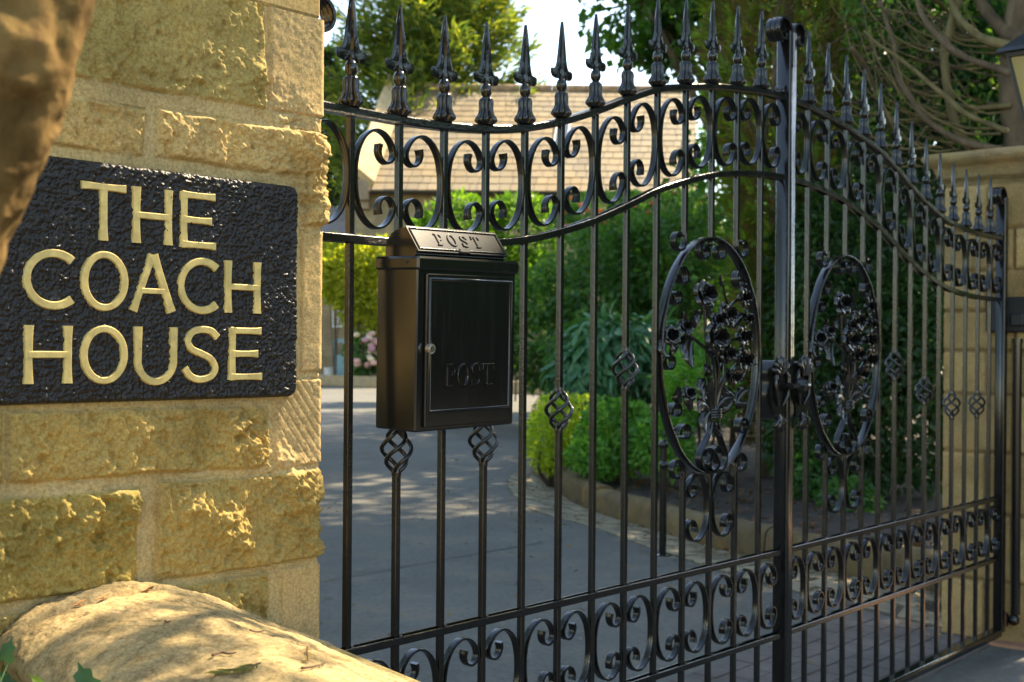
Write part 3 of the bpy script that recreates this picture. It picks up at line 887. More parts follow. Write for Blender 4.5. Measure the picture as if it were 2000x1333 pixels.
    def sc2(cx, cy, r_px, a0, a1, r1=.45):
        p = X(cx, cy); r = r_px * 3.1 / 2400
        Q = spiral(p[0], p[2], r, r * r1, a0, a1, 40)
        put2(curl(Q, -.004, .021, .0040), "curl")
    for cx, s_ in ((1372, 1), (1401, -1)):
        p = X(cx, 492); r = .026
        Q = np.concatenate([[(ox + (-.004 if s_ > 0 else .004), OVZ + OVB - .004)], spiral(p[0], p[2], r, r * .5, 90 if s_ < 0 else 90, (90 + s_ * 330), 40)])
        put2(curl(Q, -.004, .021, .0040), "curl")
    c0 = X(1386, 476); put2(MB().sphere(c0, .009), "ball")
    for a_ in ((1328, 541, 20, 120, -200), (1317, 580, 17, 170, 500), (1441, 548, 21, 60, 390), (1303, 706, 19, 150, 490), (1316, 803, 18, 200, -110), (1333, 846, 20, 190, -140), (1444, 834, 21, -10, 330)): sc2(*a_)
    for bx_, by_, br in ((1319, 545, .006), (1456, 556, .007), (1315, 838, .007), (1453, 825, .009), (1383, 906, .0115)):
        put2(MB().sphere(X(bx_, by_), br), "ball")
    # lyre at the foot of the bouquet
    for pts in ([(1390, 830), (1374, 862), (1362, 890), (1366, 914), (1384, 922), (1398, 908), (1390, 886), (1378, 876), (1370, 890)], [(1395, 830), (1405, 862), (1413, 888), (1408, 912), (1392, 922), (1380, 910), (1388, 880), (1398, 872), (1404, 884)]):
        Q = smooth_path([(X(x, y)[0], X(x, y)[2]) for x, y in pts], 50)
        put2(curl(Q, -.004, .020, .0042), "lyre_scroll")
    def stem(pts, r=.0052, q0=.004):
        P = smooth_path([X(x, y, q0 + q) for x, y, q in pts], 30)
        put2(MB().tube(P, np.linspace(r, r * .8, 30), 8), "flower_stem")
    stem([(1391, 830, 0), (1386, 760, 0), (1380, 680, .004), (1376, 590, .004)])
    stem([(1393, 830, 0), (1398, 760, .008), (1392, 700, .008), (1362, 668, .01), (1345, 655, .01)])
    stem([(1393, 820, 0), (1410, 745, .01), (1412, 690, .012), (1400, 650, .01), (1425, 600, .006), (1446, 582, .006)], .0045)
    stem([(1393, 820, 0), (1412, 752, .006), (1432, 720, .008), (1448, 702, .01)], .0045)
    stem([(1393, 800, 0), (1404, 730, .014), (1398, 690, .016), (1395, 665, .016)], .0045)
    stem([(1400, 690, .01), (1424, 668, .014), (1444, 660, .014)], .004)
    stem([(1425, 605, .006), (1416, 580, .006), (1412, 556, .008)], .0035)
    for x, y, r, t in ((1375, 577, 25, (-.15, .25)), (1449, 582, 20, (.5, .2)), (1417, 617, 23, (.1, .25)), (1396, 660, 27, (-.05, .12)), (1446, 658, 23, (.45, .15)), (1446, 702, 25, (.3, -.1)), (1311, 656, 17, (-.6, .3)), (1338, 642, 15, (-.2, .6)), (1418, 690, 19, (.1, -.1)), (1400, 628, 16, (-.2, .3)), (1432, 735, 17, (.2, -.3)), (1345, 770, 14, (-.3, .4)), (1458, 622, 15, (.6, .2))):
        put2(rose_mb(X(x, y, .018), r * 3.55 / 2400, t), "rose", None, 60)
    def lv(x, y, dx, dy, ln, wd__, bend, q=.012, out=.3):
        b = MB(); p = X(x, y, q); leaf_iron(b, p, (dx, -dy), ln * 3.4 / 2400, wd__ * 3.8 / 2400, bend, out); put2(b, "iron_leaf", None, 60)
    for args in ((1352, 668, -.7, -.9, 42, 22, -.2), (1350, 664, -1, .35, 44, 22, .5), (1352, 668, -.3, 1, 48, 26, .2), (1392, 730, -.9, -.6, 36, 20, .7), (1400, 735, .4, -1, 56, 26, -.4), (1395, 700, .5, -.9, 46, 24, .5),
                 (1385, 800, -1, -.7, 48, 24, 1.0), (1388, 806, -.9, .5, 46, 24, .6), (1352, 800, -.3, -1, 40, 20, -.5), (1330, 790, -.2, -1, 38, 22, .5), (1400, 800, .7, -.8, 50, 22, -.6), (1392, 800, -.15, -1, 62, 26, .2), (1397, 800, .35, -1, 66, 26, .1),
                 (1405, 800, 1, .15, 44, 22, .8), (1440, 790, .5, -1, 44, 22, -.6), (1440, 785, 1, .4, 30, 18, .4), (1436, 730, -.9, .2, 42, 22, -.4), (1462, 725, .4, -1, 36, 20, .5), (1432, 640, .8, -.9, 44, 20, -.3), (1446, 690, .6, .8, 34, 22, .3),
                 (1340, 640, -.1, -1, 36, 18, .7), (1392, 826, -.3, 1, 30, 18, -.3), (1398, 826, .4, 1, 30, 18, .3), (1412, 560, -.3, -1, 26, 9, .4), (1300, 662, -.4, .9, 32, 20, .3), (1372, 610, -.8, .5, 30, 18, .4), (1380, 600, .8, .6, 28, 16, -.4), (1412, 668, -.6, .9, 34, 20, .4), (1462, 680, .3, 1, 40, 22, .4), (1392, 770, -1, -.3, 44, 24, .8), (1396, 765, 1, -.5, 44, 24, -.8), (1360, 640, -.5, -1, 30, 16, .5), (1380, 745, -.9, .3, 34, 20, .7), (1420, 765, .9, .2, 36, 20, -.7), (1325, 675, -.9, .5, 34, 20, -.5), (1445, 745, .9, -.6, 32, 18, .6)):
        lv(*args)
    tb = MB()
    for k in range(4):
        p = X(1393, 800 + k * 5)
        aa = np.linspace(0, 2 * math.pi, 20, endpoint=False)
        tb.rings([[(p[0] + (.023 + .003 * math.cos(t)) * math.cos(u), -.004 + (.015 + .003 * math.cos(t)) * math.sin(u), p[2] + .003 * math.sin(t)) for t in np.linspace(0, 2 * math.pi, 6, endpoint=False)] for u in aa], False, True)
    put2(tb, "bouquet_band", None, 60)
    # lock case with cast leaf ornament
    lz = Hh - .105; lw = WST - .055
    out_ = [(-.012, .075), (-.030, .072), (-.044, .045), (-.040, .015), (-.046, -.02), (-.038, -.06), (-.024, -.085), (.012, -.085), (.030, -.075), (.034, .02), (.030, .05), (.022, .07)]
    o_ = smooth_path(np.array(out_ + out_[:1]), 60)[:-1]
    lock = put(MB().extrude(o_ + R3(lw, lz)[:2], (0, 0, 0), (R3(1, 0, 0), R3(0, 0, 1), R3(0, 1, 0)), -.022, .020), "lock_case", None, 30)
    fb = MB()
    for k, a_ in enumerate(np.linspace(155, 50, 6)):
        a_ = math.radians(a_); d = R3(math.cos(a_), 0, math.sin(a_)); p0 = R3(lw - .004, -.024, lz + .03)
        L_ = .058 - .004 * abs(k - 2.5); fb.tube([p0, p0 + d * L_ * .5 + R3(0, -.007, 0), p0 + d * L_ * .9 + R3(0, -.006, 0), p0 + d * L_], [.003, .0075, .0085, .003], 8)
    for k, a_ in enumerate(np.linspace(225, 300, 4)):
        a_ = math.radians(a_); d = R3(math.cos(a_), 0, math.sin(a_)); p0 = R3(lw - .004, -.022, lz - .075)
        fb.tube([p0, p0 + d * .022 + R3(0, -.009, 0), p0 + d * .042 + R3(0, -.004, 0), p0 + d * .046], [.004, .0085, .0075, .002], 8)
    for sx in (-1, 1):
        fb.tube([(lw + sx * .012, -.024, lz - .05), (lw + sx * .030, -.03, lz - .02), (lw + sx * .034, -.028, lz + .03), (lw + sx * .018, -.026, lz + .055)], [.003, .006, .006, .002], 8)
    put(fb, "cast_ornament", lock, 60)
    hb = MB().tube([(lw + .010, -.02, lz + .004), (lw + .010, -.052, lz + .004)], [.012, .010], 14)
    hb.tube([(lw + .010, -.050, lz + .004), (lw + .05, -.054, lz + .006)], [.0075, .008], 10)
    hb.sphere((lw + .064, -.054, lz + .006), .021, 6, 4, (1, .8, 1))
    put(hb, "handle", lock, 25)
    return root
gl = build_leaf(GL, 1, "black wrought iron gate leaf with the letterbox hung on its bars, nearer the house sign", 1)
gr = build_leaf(GR, -1, "black wrought iron gate leaf hinged at the pillar with the lantern", 2)

# ------------------------------------------------------------------ letterbox on the left leaf
s0_, _ = GL.hit(733, 690, .012)
BOXD, BOXW = .108, .264
zb_ = GL.hit(808, 842, .12)[1]; zl_ = GL.hit(808, 517, .12)[1]; ztl = GL.hit(808, 499, .12)[1]
lb = thing("letterbox", "black metal letterbox with a sloping flap and round lock, both marked POST", "letterbox")
lb.matrix_world = Matrix.Translation(Vector(GL.pt(s0_, .012, zb_))) @ Matrix.Rotation(GL.rot, 4, 'Z') @ Matrix.Rotation(-.018, 4, 'Y') @ Matrix.Rotation(.03, 4, 'X')
HB = zl_ - zb_
A3 = None
# local: x along the gate, y away from the road (front face at y=-BOXD), z up
put = lambda b, name, parent=None, sm=30, m=BOXM: b.build(name, m, parent or lb, sm)
bd = MB()
body = put(MB().box((BOXW / 2, -BOXD / 2, HB / 2), (BOXW, BOXD, HB), None, .003), "body")
zc2 = ztl - zb_
put(MB().box((BOXW / 2, -BOXD / 2 - .001, (HB + zc2) / 2 - .002), (BOXW + .008, BOXD + .010, zc2 - HB + .008), None, .004), "lid")
rv = MB()
for yy in (-.018, -.085): rv.sphere((-.0045, yy, HB + .008), .0028, 8, 5)
put(rv, "rivets", None, 180)
door = put(MB().box((BOXW / 2 + .004, -BOXD - .0035, HB / 2 - .002), (BOXW - .028, .007, HB - .020), None, .002), "door")
# half round bead on the door
bx0, bx1, bz0, bz1 = .026, BOXW - .022, .036, HB - .022
yb = -BOXD - .0068
bdm = MB()
rect = [(bx0, bz0), (bx1, bz0), (bx1, bz1), (bx0, bz1)]
prof = [(.0034, 0), (.0024, -.0024), (0, -.0034), (-.0024, -.0024), (-.0034, 0), (-.0034, .001), (.0034, .001)]
ring = []
for (x, z), (sx, sz) in zip(rect, ((-1, -1), (1, -1), (1, 1), (-1, 1))):
    ring.append([(x + sx * a, yb + y, z + sz * a) for a, y in prof])
bdm.rings(ring, False, True)
put(bdm, "panel_bead", door, 60)
# lettering
def stroke(b, pts, w0, o, ax, h, flare=0.0, base=0.0, closed=False, n_=None, wfun=None):
    """ribbon stroke in a plane (ax[0], ax[1]), raised by h along ax[2]"""
    P = np.asarray(pts, float)
    if closed: T = np.roll(P, -1, 0) - np.roll(P, 1, 0)
    else: T = np.gradient(P, axis=0)
    T /= np.linalg.norm(T, axis=1)[:, None] + 1e-12
    Nn = np.stack([-T[:, 1], T[:, 0]], 1); m = len(P)
    t = np.linspace(0, 1, m)
    w = w0 * (1 + flare * np.abs(2 * t - 1) ** 3) / 2 if wfun is None else w0 * wfun(t) / 2
    e = min(.0010, w0 * .08)
    def lift(Q, d): return np.asarray(o) + Q[:, :1] * ax[0] + Q[:, 1:2] * ax[1] + np.asarray(ax[2]) * d
    L0, L1 = lift(P + Nn * (w + e)[:, None], base), lift(P + Nn * (w)[:, None], h - e)
    L2 = lift(P + Nn * (w - e)[:, None], h)
    M_ = lift(P - Nn * (w - e)[:, None], h); M1 = lift(P - Nn * w[:, None], h - e); M0 = lift(P - Nn * (w + e)[:, None], base)
    R = np.stack([L0, L1, L2, M_, M1, M0], 1)
    b.rings(R, not closed, closed)
def ell(cx, cz, rx, rz, a0, a1, n_=48):
    a = np.radians(np.linspace(a0, a1, n_)); return np.stack([cx + rx * np.cos(a), cz + rz * np.sin(a)], 1)
def line(a, b, n_=14): return np.array(a) + (np.array(b) - np.array(a)) * np.linspace(0, 1, n_)[:, None]
def post_letters(o, ax, x0, x1, hgt, parent, thick):
    """serif capitals P O S T, raised"""
    n_ = 0; pit = (x1 - x0) / 4.0; w = hgt * .20; thin = hgt * .10
    for i, ch in enumerate("POST"):
        b = MB(); c = x0 + pit * (i + .5); L = c - hgt * .30; Rr = c + hgt * .30
        st = lambda p, wdt, h=thick, **k: stroke(b, p, wdt, o, ax, h, **k)
        if ch == 'P':
            st(line((L + w * .6, 0), (L + w * .6, hgt)), w)
            st(line((L - w * .35, thin / 2), (L + w * 1.6, thin / 2)), thin, thick * 1.04); st(line((L - w * .35, hgt - thin / 2), (L + w, hgt - thin / 2)), thin, thick * 1.04)
            st(np.concatenate([line((L + w, hgt - thin * .6), (c, hgt - thin * .6), 5), ell(c, hgt * .72, hgt * .24, hgt * .23, 90, -90, 20), line((c, hgt * .49), (L + w, hgt * .49), 5)]), w * .8, thick * .96)
        elif ch == 'O':
            a = np.radians(np.linspace(0, 360, 48, endpoint=False)); P = np.stack([c + hgt * .31 * np.cos(a), hgt * .5 + hgt * .46 * np.sin(a)], 1)
            stroke(b, P, w, o, ax, thick, closed=True, wfun=lambda t: .62 + .42 * np.cos(t * 2 * math.pi) ** 2)
        elif ch == 'S':
            st(smooth_path([(c + .24 * hgt, .72 * hgt), (c + .18 * hgt, .90 * hgt), (c, .95 * hgt), (c - .20 * hgt, .84 * hgt), (c - .19 * hgt, .66 * hgt), (c, .53 * hgt), (c + .20 * hgt, .38 * hgt), (c + .21 * hgt, .18 * hgt), (c, .05 * hgt), (c - .20 * hgt, .12 * hgt), (c - .26 * hgt, .28 * hgt)], 50), w * .85)
            st(line((c + .26 * hgt, .66 * hgt), (c + .26 * hgt, .96 * hgt), 5), thin, thick * 1.04); st(line((c - .28 * hgt, .04 * hgt), (c - .28 * hgt, .34 * hgt), 5), thin, thick * 1.04)
        else:
            st(line((c, 0), (c, hgt)), w); st(line((c - hgt * .33, hgt - thin * .7), (c + hgt * .33, hgt - thin * .7)), thin * 1.2, thick * 1.04)
            st(line((c - w, thin / 2), (c + w, thin / 2)), thin, thick * 1.04)
            for q in (-1, 1): st(line((c + q * hgt * .31, hgt), (c + q * hgt * .35, hgt * .72), 5), thin, thick * .97)
        put(b, "letter", parent, 40)
DX = [R3(1, 0, 0), R3(0, 0, 1), R3(0, -1, 0)]
post_letters((0, -BOXD - .0069, HB * .262), DX, .066, BOXW - .066, .043, door, .0036)
lk = put(MB().tube([(.0265, -BOXD - .006, HB * .505), (.0265, -BOXD - .013, HB * .505)], [.0098, .0092], 24), "lock", door, 40, CHROME)
kb = MB().tube([(.0265, -BOXD - .012, HB * .505), (.0265, -BOXD - .0150, HB * .505)], [.0058, .0054], 18)
kb.box((.0265, -BOXD - .0153, HB * .505), (.0012, .0008, .007)); put(kb, "key_barrel", lk, 40, simple("lock_barrel", (.30, .28, .24), .3, 1.0))
# hood and flap
hx0, hx1 = .010, BOXW - .018
zf = GL.hit(803, 487, .107)[1] - zb_; zt2 = GL.hit(770, 442, .072)[1] - zb_
prof = [(-.012, zc2 - .004), (-.012, zt2 - .030), (-.026, zt2 - .010), (-.052, zt2), (-.064, zt2 - .001), (-.094, zf + .002), (-.095, zf - .006), (-.088, zf - .010), (-.088, zc2 - .004)]
hood = put(MB().extrude(prof, (hx0, 0, 0), (R3(0, 1, 0), R3(0, 0, 1), R3(1, 0, 0)), 0, hx1 - hx0, ), "hood", None, 30)
p0, p1 = R3(0, -.0645, zt2), R3(0, -.0985, zf - .001)
fd = (p1 - p0); fl_ = np.linalg.norm(fd); fd /= fl_; fn = np.cross(R3(1, 0, 0), fd); fn = fn if fn[1] < 0 else -fn
flap = put(MB().box((p0 + p1) / 2 + R3((hx0 + hx1) / 2, 0, 0) + fn * .0012, (hx1 - hx0 + .004, fl_ + .004, .004), [R3(1, 0, 0), fd, fn], .0012), "flap", None, 30)
rim = MB()
for a, b_ in (((hx0 + .004, .004), (hx1 - .004, .004)), ((hx1 - .004, .004), (hx1 - .004, fl_ - .004)), ((hx1 - .004, fl_ - .004), (hx0 + .004, fl_ - .004)), ((hx0 + .004, fl_ - .004), (hx0 + .004, .004))):
    P = [p0 + R3(x, 0, 0) + fd * t + fn * .0038 for x, t in (a, b_)]
    rim.tube(P, .0016, 8)
put(rim, "flap_rim", flap, 60)
xm = (hx0 + hx1) / 2
put(MB().box(p0 + R3(xm, 0, 0) + fd * (fl_ - .003) + fn * .004, (.028, .010, .005), [R3(1, 0, 0), fd, fn], .002), "flap_tab", flap, 40)
post_letters(p0 + fd * (fl_ * .74) + fn * .0030, [R3(1, 0, 0), -fd, fn], .062, BOXW - .072, fl_ * .50, flap, .0022)

# ------------------------------------------------------------------ house sign
sg = thing("house_sign", "black hammered plaque with raised gold letters THE COACH HOUSE on the near pillar", "sign")
SR, _ = PF.hit(583, 570, .016); _, SZ1 = PF.hit(583, 364, .016); _, SZ0 = PF.hit(580, 776, .016)
SL = 2 * PF.hit(282, 560, .016)[0] - SR
QS = .022
sg.matrix_world = Matrix.Translation(Vector(PF.pt(SL, 0, SZ0))) @ Matrix.Rotation(PF.rot, 4, 'Z')
SW, SH = SR - SL, SZ1 - SZ0
def sign_mat():
    m, nt, b = mat("black_hammered_resin")
    c = ramp(nt, noise(nt, 70, 5, .65), [(0.35, (.011, .0095, .0085)), (0.58, (.018, .015, .013)), (0.75, (.036, .028, .021))])
    nt.links.new(c, b.inputs["Base Color"]); b.inputs["Roughness"].default_value = .42; b.inputs["Specular IOR Level"].default_value = .34
    bump(nt, b, noise(nt, 500, 3, .6), .3, .0010)
    return m
SGM = sign_mat()
nx_, nz_ = int(SW / .00125), int(SH / .00125)
X_, Z_ = np.meshgrid(np.linspace(0, SW, nx_), np.linspace(0, SH, nz_), indexing='ij')
cr_ = .016
dx = np.minimum(X_, SW - X_); dz = np.minimum(Z_, SH - Z_)
inside_c = np.where((dx < cr_) & (dz < cr_), cr_ - np.hypot(cr_ - dx, cr_ - dz), np.minimum(dx, dz))
P3 = np.stack([X_.ravel(), Z_.ravel(), 0 * X_.ravel()], 1)
hn = np.abs(fbm(P3 * 150, 3, 201, .6)) * 1.7 + .35 * fbm(P3 * 290, 2, 207) + .3 * fbm(P3 * 22, 2, 209)
edge = np.clip(inside_c / .006, 0, 1); edge = np.sqrt(np.clip(1 - (1 - edge) ** 2, 0, 1))
Yd = -(QS - .006) * edge - edge * hn.reshape(X_.shape) * .0042
G = np.stack([X_, Yd, Z_], -1)
# pull corner vertices onto the rounded outline
cm = inside_c < 0
for cx, cz_, mx, mz in ((cr_, cr_, -1, -1), (SW - cr_, cr_, 1, -1), (cr_, SH - cr_, -1, 1), (SW - cr_, SH - cr_, 1, 1)):
    m_ = cm & (np.sign(X_ - cx) == mx) & (np.sign(Z_ - cz_) == mz)
    d_ = np.hypot(X_ - cx, Z_ - cz_); G[..., 0] = np.where(m_, cx + (X_ - cx) * cr_ / np.maximum(d_, 1e-6), G[..., 0]); G[..., 2] = np.where(m_, cz_ + (Z_ - cz_) * cr_ / np.maximum(d_, 1e-6), G[..., 2])
plq = MB().grid(G).build("plaque", SGM, sg, 180)
def sbox(xl, xr, pt_top, pt_bot, q=QS):
    ym = (pt_top[1] + pt_bot[1]) / 2
    a = PF.hit(xl, ym, q)[0] - SL; b_ = PF.hit(xr, ym, q)[0] - SL
    return a, b_, PF.hit(*pt_bot, q)[1] - SZ0, PF.hit(*pt_top, q)[1] - SZ0
LW = .0103
def sign_letter(ch, box):
    x0, x1, z0, z1 = box; h = z1 - z0; w = x1 - x0; b = MB(); o = (0, -(QS - .007), 0); ax = DX; k = LW; c = (x0 + x1) / 2
    hh = .0064
    def st(p, wd__=k, dh=0.0, flare=.32, **kw): stroke(b, p, wd__, o, ax, hh + dh, flare=flare, **kw)
    e = k * .5
    V = lambda x, f=.32, dh=0.0: st(line((x, z0), (x, z1)), k, dh, f)
    Hz = lambda z, a, b_, dh, f=.28, wd__=k * .86: st(line((a, z), (b_, z)), wd__, dh, f)
    if ch == 'T': V(c); Hz(z1 - e * .85, x0, x1, .0002)
    elif ch == 'H': V(x0 + e); V(x1 - e); Hz((z0 + z1) / 2, x0 + e, x1 - e, .0002, 0)
    elif ch == 'E':
        V(x0 + e); Hz(z1 - e * .85, x0 + e * .4, x1, .0002); Hz(z0 + e * .85, x0 + e * .4, x1 + w * .03, .0002); Hz((z0 + z1) / 2, x0 + e, x1 - w * .10, .0002)
    elif ch == 'O':
        a = np.radians(np.linspace(0, 360, 64, endpoint=False)); stroke(b, np.stack([c + (w / 2 - e * .9) * np.cos(a), (z0 + z1) / 2 + (h / 2 - e * .8) * np.sin(a)], 1), k, o, ax, hh, closed=True, wfun=lambda t: .90 + .12 * np.cos(t * 2 * math.pi) ** 2)
    elif ch == 'C':
        st(ell(c + w * .10, (z0 + z1) / 2, w * .60 - e * .9, h / 2 - e * .8, 48, 312, 56), k * .98, 0, .18)
    elif ch == 'U':
        r = w / 2 - e; zc_ = z0 + r * 1.05 + e * .3
        st(np.concatenate([line((x0 + e, z1), (x0 + e, zc_), 14), ell(c, zc_, r, r * 1.05, 180, 360, 30)[1:-1], line((x1 - e, zc_), (x1 - e, z1), 14)]), k, 0, .2)
    elif ch == 'S':
        f = lambda u, v: (x0 + w * u, z0 + h * v)
        st(smooth_path([f(.93, .80), f(.76, .91), f(.50, .935), f(.24, .88), f(.13, .72), f(.25, .585), f(.5, .51), (x0 + w * .76, z0 + h * .41), f(.88, .25), f(.76, .11), f(.46, .055), f(.20, .12), f(.05, .26)], 60), k * .92, 0, .1)
    elif ch == 'A':
        t_ = c; st(line((t_ - e * .15, z1 - .0), (x0 + e * .8, z0)), k * .95, 0, .25); st(line((t_ + e * .15, z1), (x1 - e * .8, z0)), k * 1.1, .0003, .25)
        Hz(z0 + h * .36, c - w * .26, c + w * .26, .0006, 0, k * .72)
    b.build("letter", GOLD, sg, 40)
rows = [("THE", [(160, 247), (262, 337), (355, 421)], [((203, 359), (203, 470)), ((300, 368), (300, 477)), ((388, 377), (388, 485))]),
        ("COACH", [(47, 146), (160, 251), (257, 342), (350, 428), (442, 510)], [((95, 488), (95, 603)), ((205, 492), (205, 607)), ((300, 498), (300, 609)), ((390, 505), (390, 612)), ((476, 511), (476, 612))]),
        ("HOUSE", [(50, 141), (159, 250), (265, 347), (359, 431), (450, 511)], [((95, 636), (95, 750)), ((205, 637), (205, 750)), ((306, 639), (306, 748)), ((395, 637), (395, 748)), ((480, 641), (480, 742))])]
for word, xs, zs in rows:
    for ch, (a, b_), (t_, bo) in zip(word, xs, zs): sign_letter(ch, sbox(a, b_, t_, bo))
#SECTION-REST
# ------------------------------------------------------------------ foliage tools
def unit(a): return a / (np.linalg.norm(a, axis=-1, keepdims=True) + 1e-9)
def add_leaves(b, P, D, Nv, L, Wd, fold=.15):
    """pointed leaves: one folded quad each"""
    n = len(P); D = unit(D); S = unit(np.cross(D, Nv)); Nn = np.cross(S, D)
    L = np.broadcast_to(L, (n,))[:, None]; Wd = np.broadcast_to(Wd, (n,))[:, None]
    m = P + D * L * .42
    V = np.stack([P, m + S * Wd / 2 + Nn * Wd * fold, P + D * L - Nn * L * .12, m - S * Wd / 2 + Nn * Wd * fold], 1)
    q = np.arange(n)[:, None] * 4 + np.arange(4)
    b.add(V.reshape(-1, 3), q)
def add_leaves2(b, P, D, Nv, L, Wd, fold=.25, droop=.3):
    """larger leaves: six-vertex blades with a midrib fold and a bend"""
    n = len(P); D = unit(D); S = unit(np.cross(D, Nv)); Nn = np.cross(S, D)
    L = np.broadcast_to(L, (n,))[:, None]; Wd = np.broadcast_to(Wd, (n,))[:, None]
    c1 = P + D * L * .35; c2 = P + D * L * .7 - Nn * L * droop * .35; tip = P + D * L * .97 - Nn * L * droop
    V = np.stack([P, c1, c2, tip, c1 + S * Wd / 2 + Nn * Wd * fold, c2 + S * Wd * .38 + Nn * Wd * fold * .7, c1 - S * Wd / 2 + Nn * Wd * fold, c2 - S * Wd * .38 + Nn * Wd * fold * .7], 1)
    f4 = np.array([(1, 4, 5, 2), (1, 2, 7, 6)]); f3 = np.array([(0, 4, 1), (0, 1, 6), (2, 5, 3), (2, 3, 7)])
    k = np.arange(n)[:, None, None] * 8
    b.add(V.reshape(-1, 3), (f4[None] + k).reshape(-1, 4), (f3[None] + k).reshape(-1, 3))
def blob(ells, n, g, surf=2.2, gscale=2.0, gthr=-.25, seed=1, zmin=None):
    """points filling ellipsoids, denser near the skin, with clumps and gaps; returns points and outward directions"""
    vol = np.array([e[1][0] * e[1][1] * e[1][2] for e in ells]) ** (2 / 3.); vol /= vol.sum()
    out = []; od = []
    for (c, r), v in zip(ells, vol):
        m = int(n * v * 1.9) + 10
        d = unit(g.normal(size=(m, 3))); rr = g.random(m) ** (1 / (3 * surf))
        rr = rr * (1 + .22 * fbm(d * 2.5 + np.array(c) * .37, 3, seed))
        p = np.array(c) + d * rr[:, None] * np.array(r)
        keep = fbm(p * gscale, 3, seed + 9) > gthr + .3 * g.random(m) - .15
        if zmin is not None: keep &= p[:, 2] > zmin
        p = p[keep][:int(n * v) + 1]; out.append(p); od.append(unit((p - np.array(c)) / np.array(r)))
    return np.concatenate(out), np.concatenate(od)
def pell(x, y, Y, rx, ry, rd):
    """ellipsoid given by its centre and radii in pixels at distance Y"""
    c = at(x, y, Y); return (tuple(c), (rx * Y / F, rd, ry * Y / F))
def bushy(name, label, cat, ells, n, L, Wd, m, seed, droop=.2, big=False, stems=6, base=None, stemcol=None, jitter=.9, surf=2.2, gscale=2.0, gthr=-.25, zmin=.02, group=None):
    g = np.random.default_rng(seed)
    cs = np.array([e[0] for e in ells]); base = R3(cs[:, 0].mean(), cs[:, 1].mean(), 0.0) if base is None else np.array(base, float)
    t = thing(name, label, cat, tuple(base), 0, group)
    P, O = blob(ells, n, g, surf, gscale, gthr, seed, zmin)
    D = O * .7 + g.normal(size=P.shape) * jitter * .7 + R3(0, 0, -droop); Nv = O * .5 + R3(0, 0, .8) + g.normal(size=P.shape) * .5
    l = L * g.uniform(.65, 1.3, len(P)); w = Wd * g.uniform(.7, 1.25, len(P))
    b = MB(); (add_leaves2 if big else add_leaves)(b, P - base, D, Nv, l, w)
    b.build("foliage", m, t, 180 if big else None)
    sb = MB()
    for k in range(stems):
        e = ells[k % len(ells)]; tip = np.array(e[0]) + np.clip(g.normal(size=3), -1.2, 1.2) * np.array(e[1]) * .4; tip[2] = max(tip[2], .25)
        p0 = base + R3(g.normal() * .12, g.normal() * .12, -.02); a_ = g.uniform(0, 6.28); q_ = g.random() * .35; p0 = R3(e[0][0] + math.cos(a_) * e[1][0] * q_, e[0][1] + math.sin(a_) * e[1][1] * q_, -.02)
        mid = (p0 + tip) / 2 + g.normal(size=3) * .03
        sb.tube([(0, 0, -.06), ((p0 - base) * .5 + R3(0, 0, -.06)), p0 - base + R3(0, 0, -.03)], .02, 5)
        sb.tube(smooth_path([p0 - base, mid - base, tip - base], 14), np.linspace(.022, .006, 14) * max(1, e[1][2] / .8), 6)
    sb.build("stems", stemcol or STEMM, t, 180)
    return t
STEMM = bark_mat("shrub_stem", [(.03, .022, .015), (.07, .05, .03), (.11, .085, .055)], 30)
BARK = bark_mat("brown_bark", [(.045, .032, .018), (.115, .080, .045), (.20, .145, .085)], 9)
BARKO = bark_mat("olive_bark", [(.06, .048, .018), (.15, .118, .046), (.23, .185, .085)], 9)

# ------------------------------------------------------------------ house behind the gate
def slab(b, quad, nrm, th):
    q = np.array(quad); n_ = np.asarray(nrm, float)
    v = np.concatenate([q, q - n_ * th]); b.add(v, [(0, 1, 2, 3), (7, 6, 5, 4), (0, 4, 5, 1), (1, 5, 6, 2), (2, 6, 7, 3), (3, 7, 4, 0)])
def stone_wall_mat():
    m, nt, b = mat("coursed_stone")
    tc = N(nt, "ShaderNodeTexCoord"); mp = N(nt, "ShaderNodeMapping"); mp.inputs["Rotation"].default_value = (math.radians(90), 0, 0)
    br = N(nt, "ShaderNodeTexBrick"); nt.links.new(tc.outputs["Object"], mp.inputs[0]); nt.links.new(mp.outputs[0], br.inputs["Vector"])
    br.inputs["Scale"].default_value = 1; br.inputs["Brick Width"].default_value = .55; br.inputs["Row Height"].default_value = .19; br.inputs["Mortar Size"].default_value = .008
    br.inputs["Color1"].default_value = (.34, .26, .15, 1); br.inputs["Color2"].default_value = (.25, .19, .11, 1); br.inputs["Mortar"].default_value = (.22, .18, .12, 1)
    g = ramp(nt, noise(nt, 2.5, 6), [(.3, (.75, .75, .72)), (.7, (1.2, 1.15, 1.05))])
    c = mixc(nt, 1.0, br.outputs[0], g, 'MULTIPLY'); nt.links.new(c, b.inputs["Base Color"]); b.inputs["Roughness"].default_value = .9
    bump(nt, b, noise(nt, 30, 4), .5, .02)
    return m
WALLM = stone_wall_mat()
def slate_mat(name, cols):
    m, nt, b = mat(name)
    geo = N(nt, "ShaderNodeNewGeometry")
    c = ramp(nt, geo.outputs["Random Per Island"], [(i / (len(cols) - 1), k) for i, k in enumerate(cols)])
    y_ = ramp(nt, noise(nt, .55, 6, .7), [(.45, (1, 1, 1)), (.72, (1.15, .95, .52))])
    c = mixc(nt, 1.0, c, y_, 'MULTIPLY')
    l_ = ramp(nt, noise(nt, 5, 6, .75), [(.62, (0, 0, 0)), (.74, (.22, .22, .22))])
    c = mixc(nt, l_, c, (.36, .26, .10)); nt.links.new(c, b.inputs["Base Color"]); b.inputs["Roughness"].default_value = .8
    bump(nt, b, noise(nt, 25, 4), .1, .005)
    return m
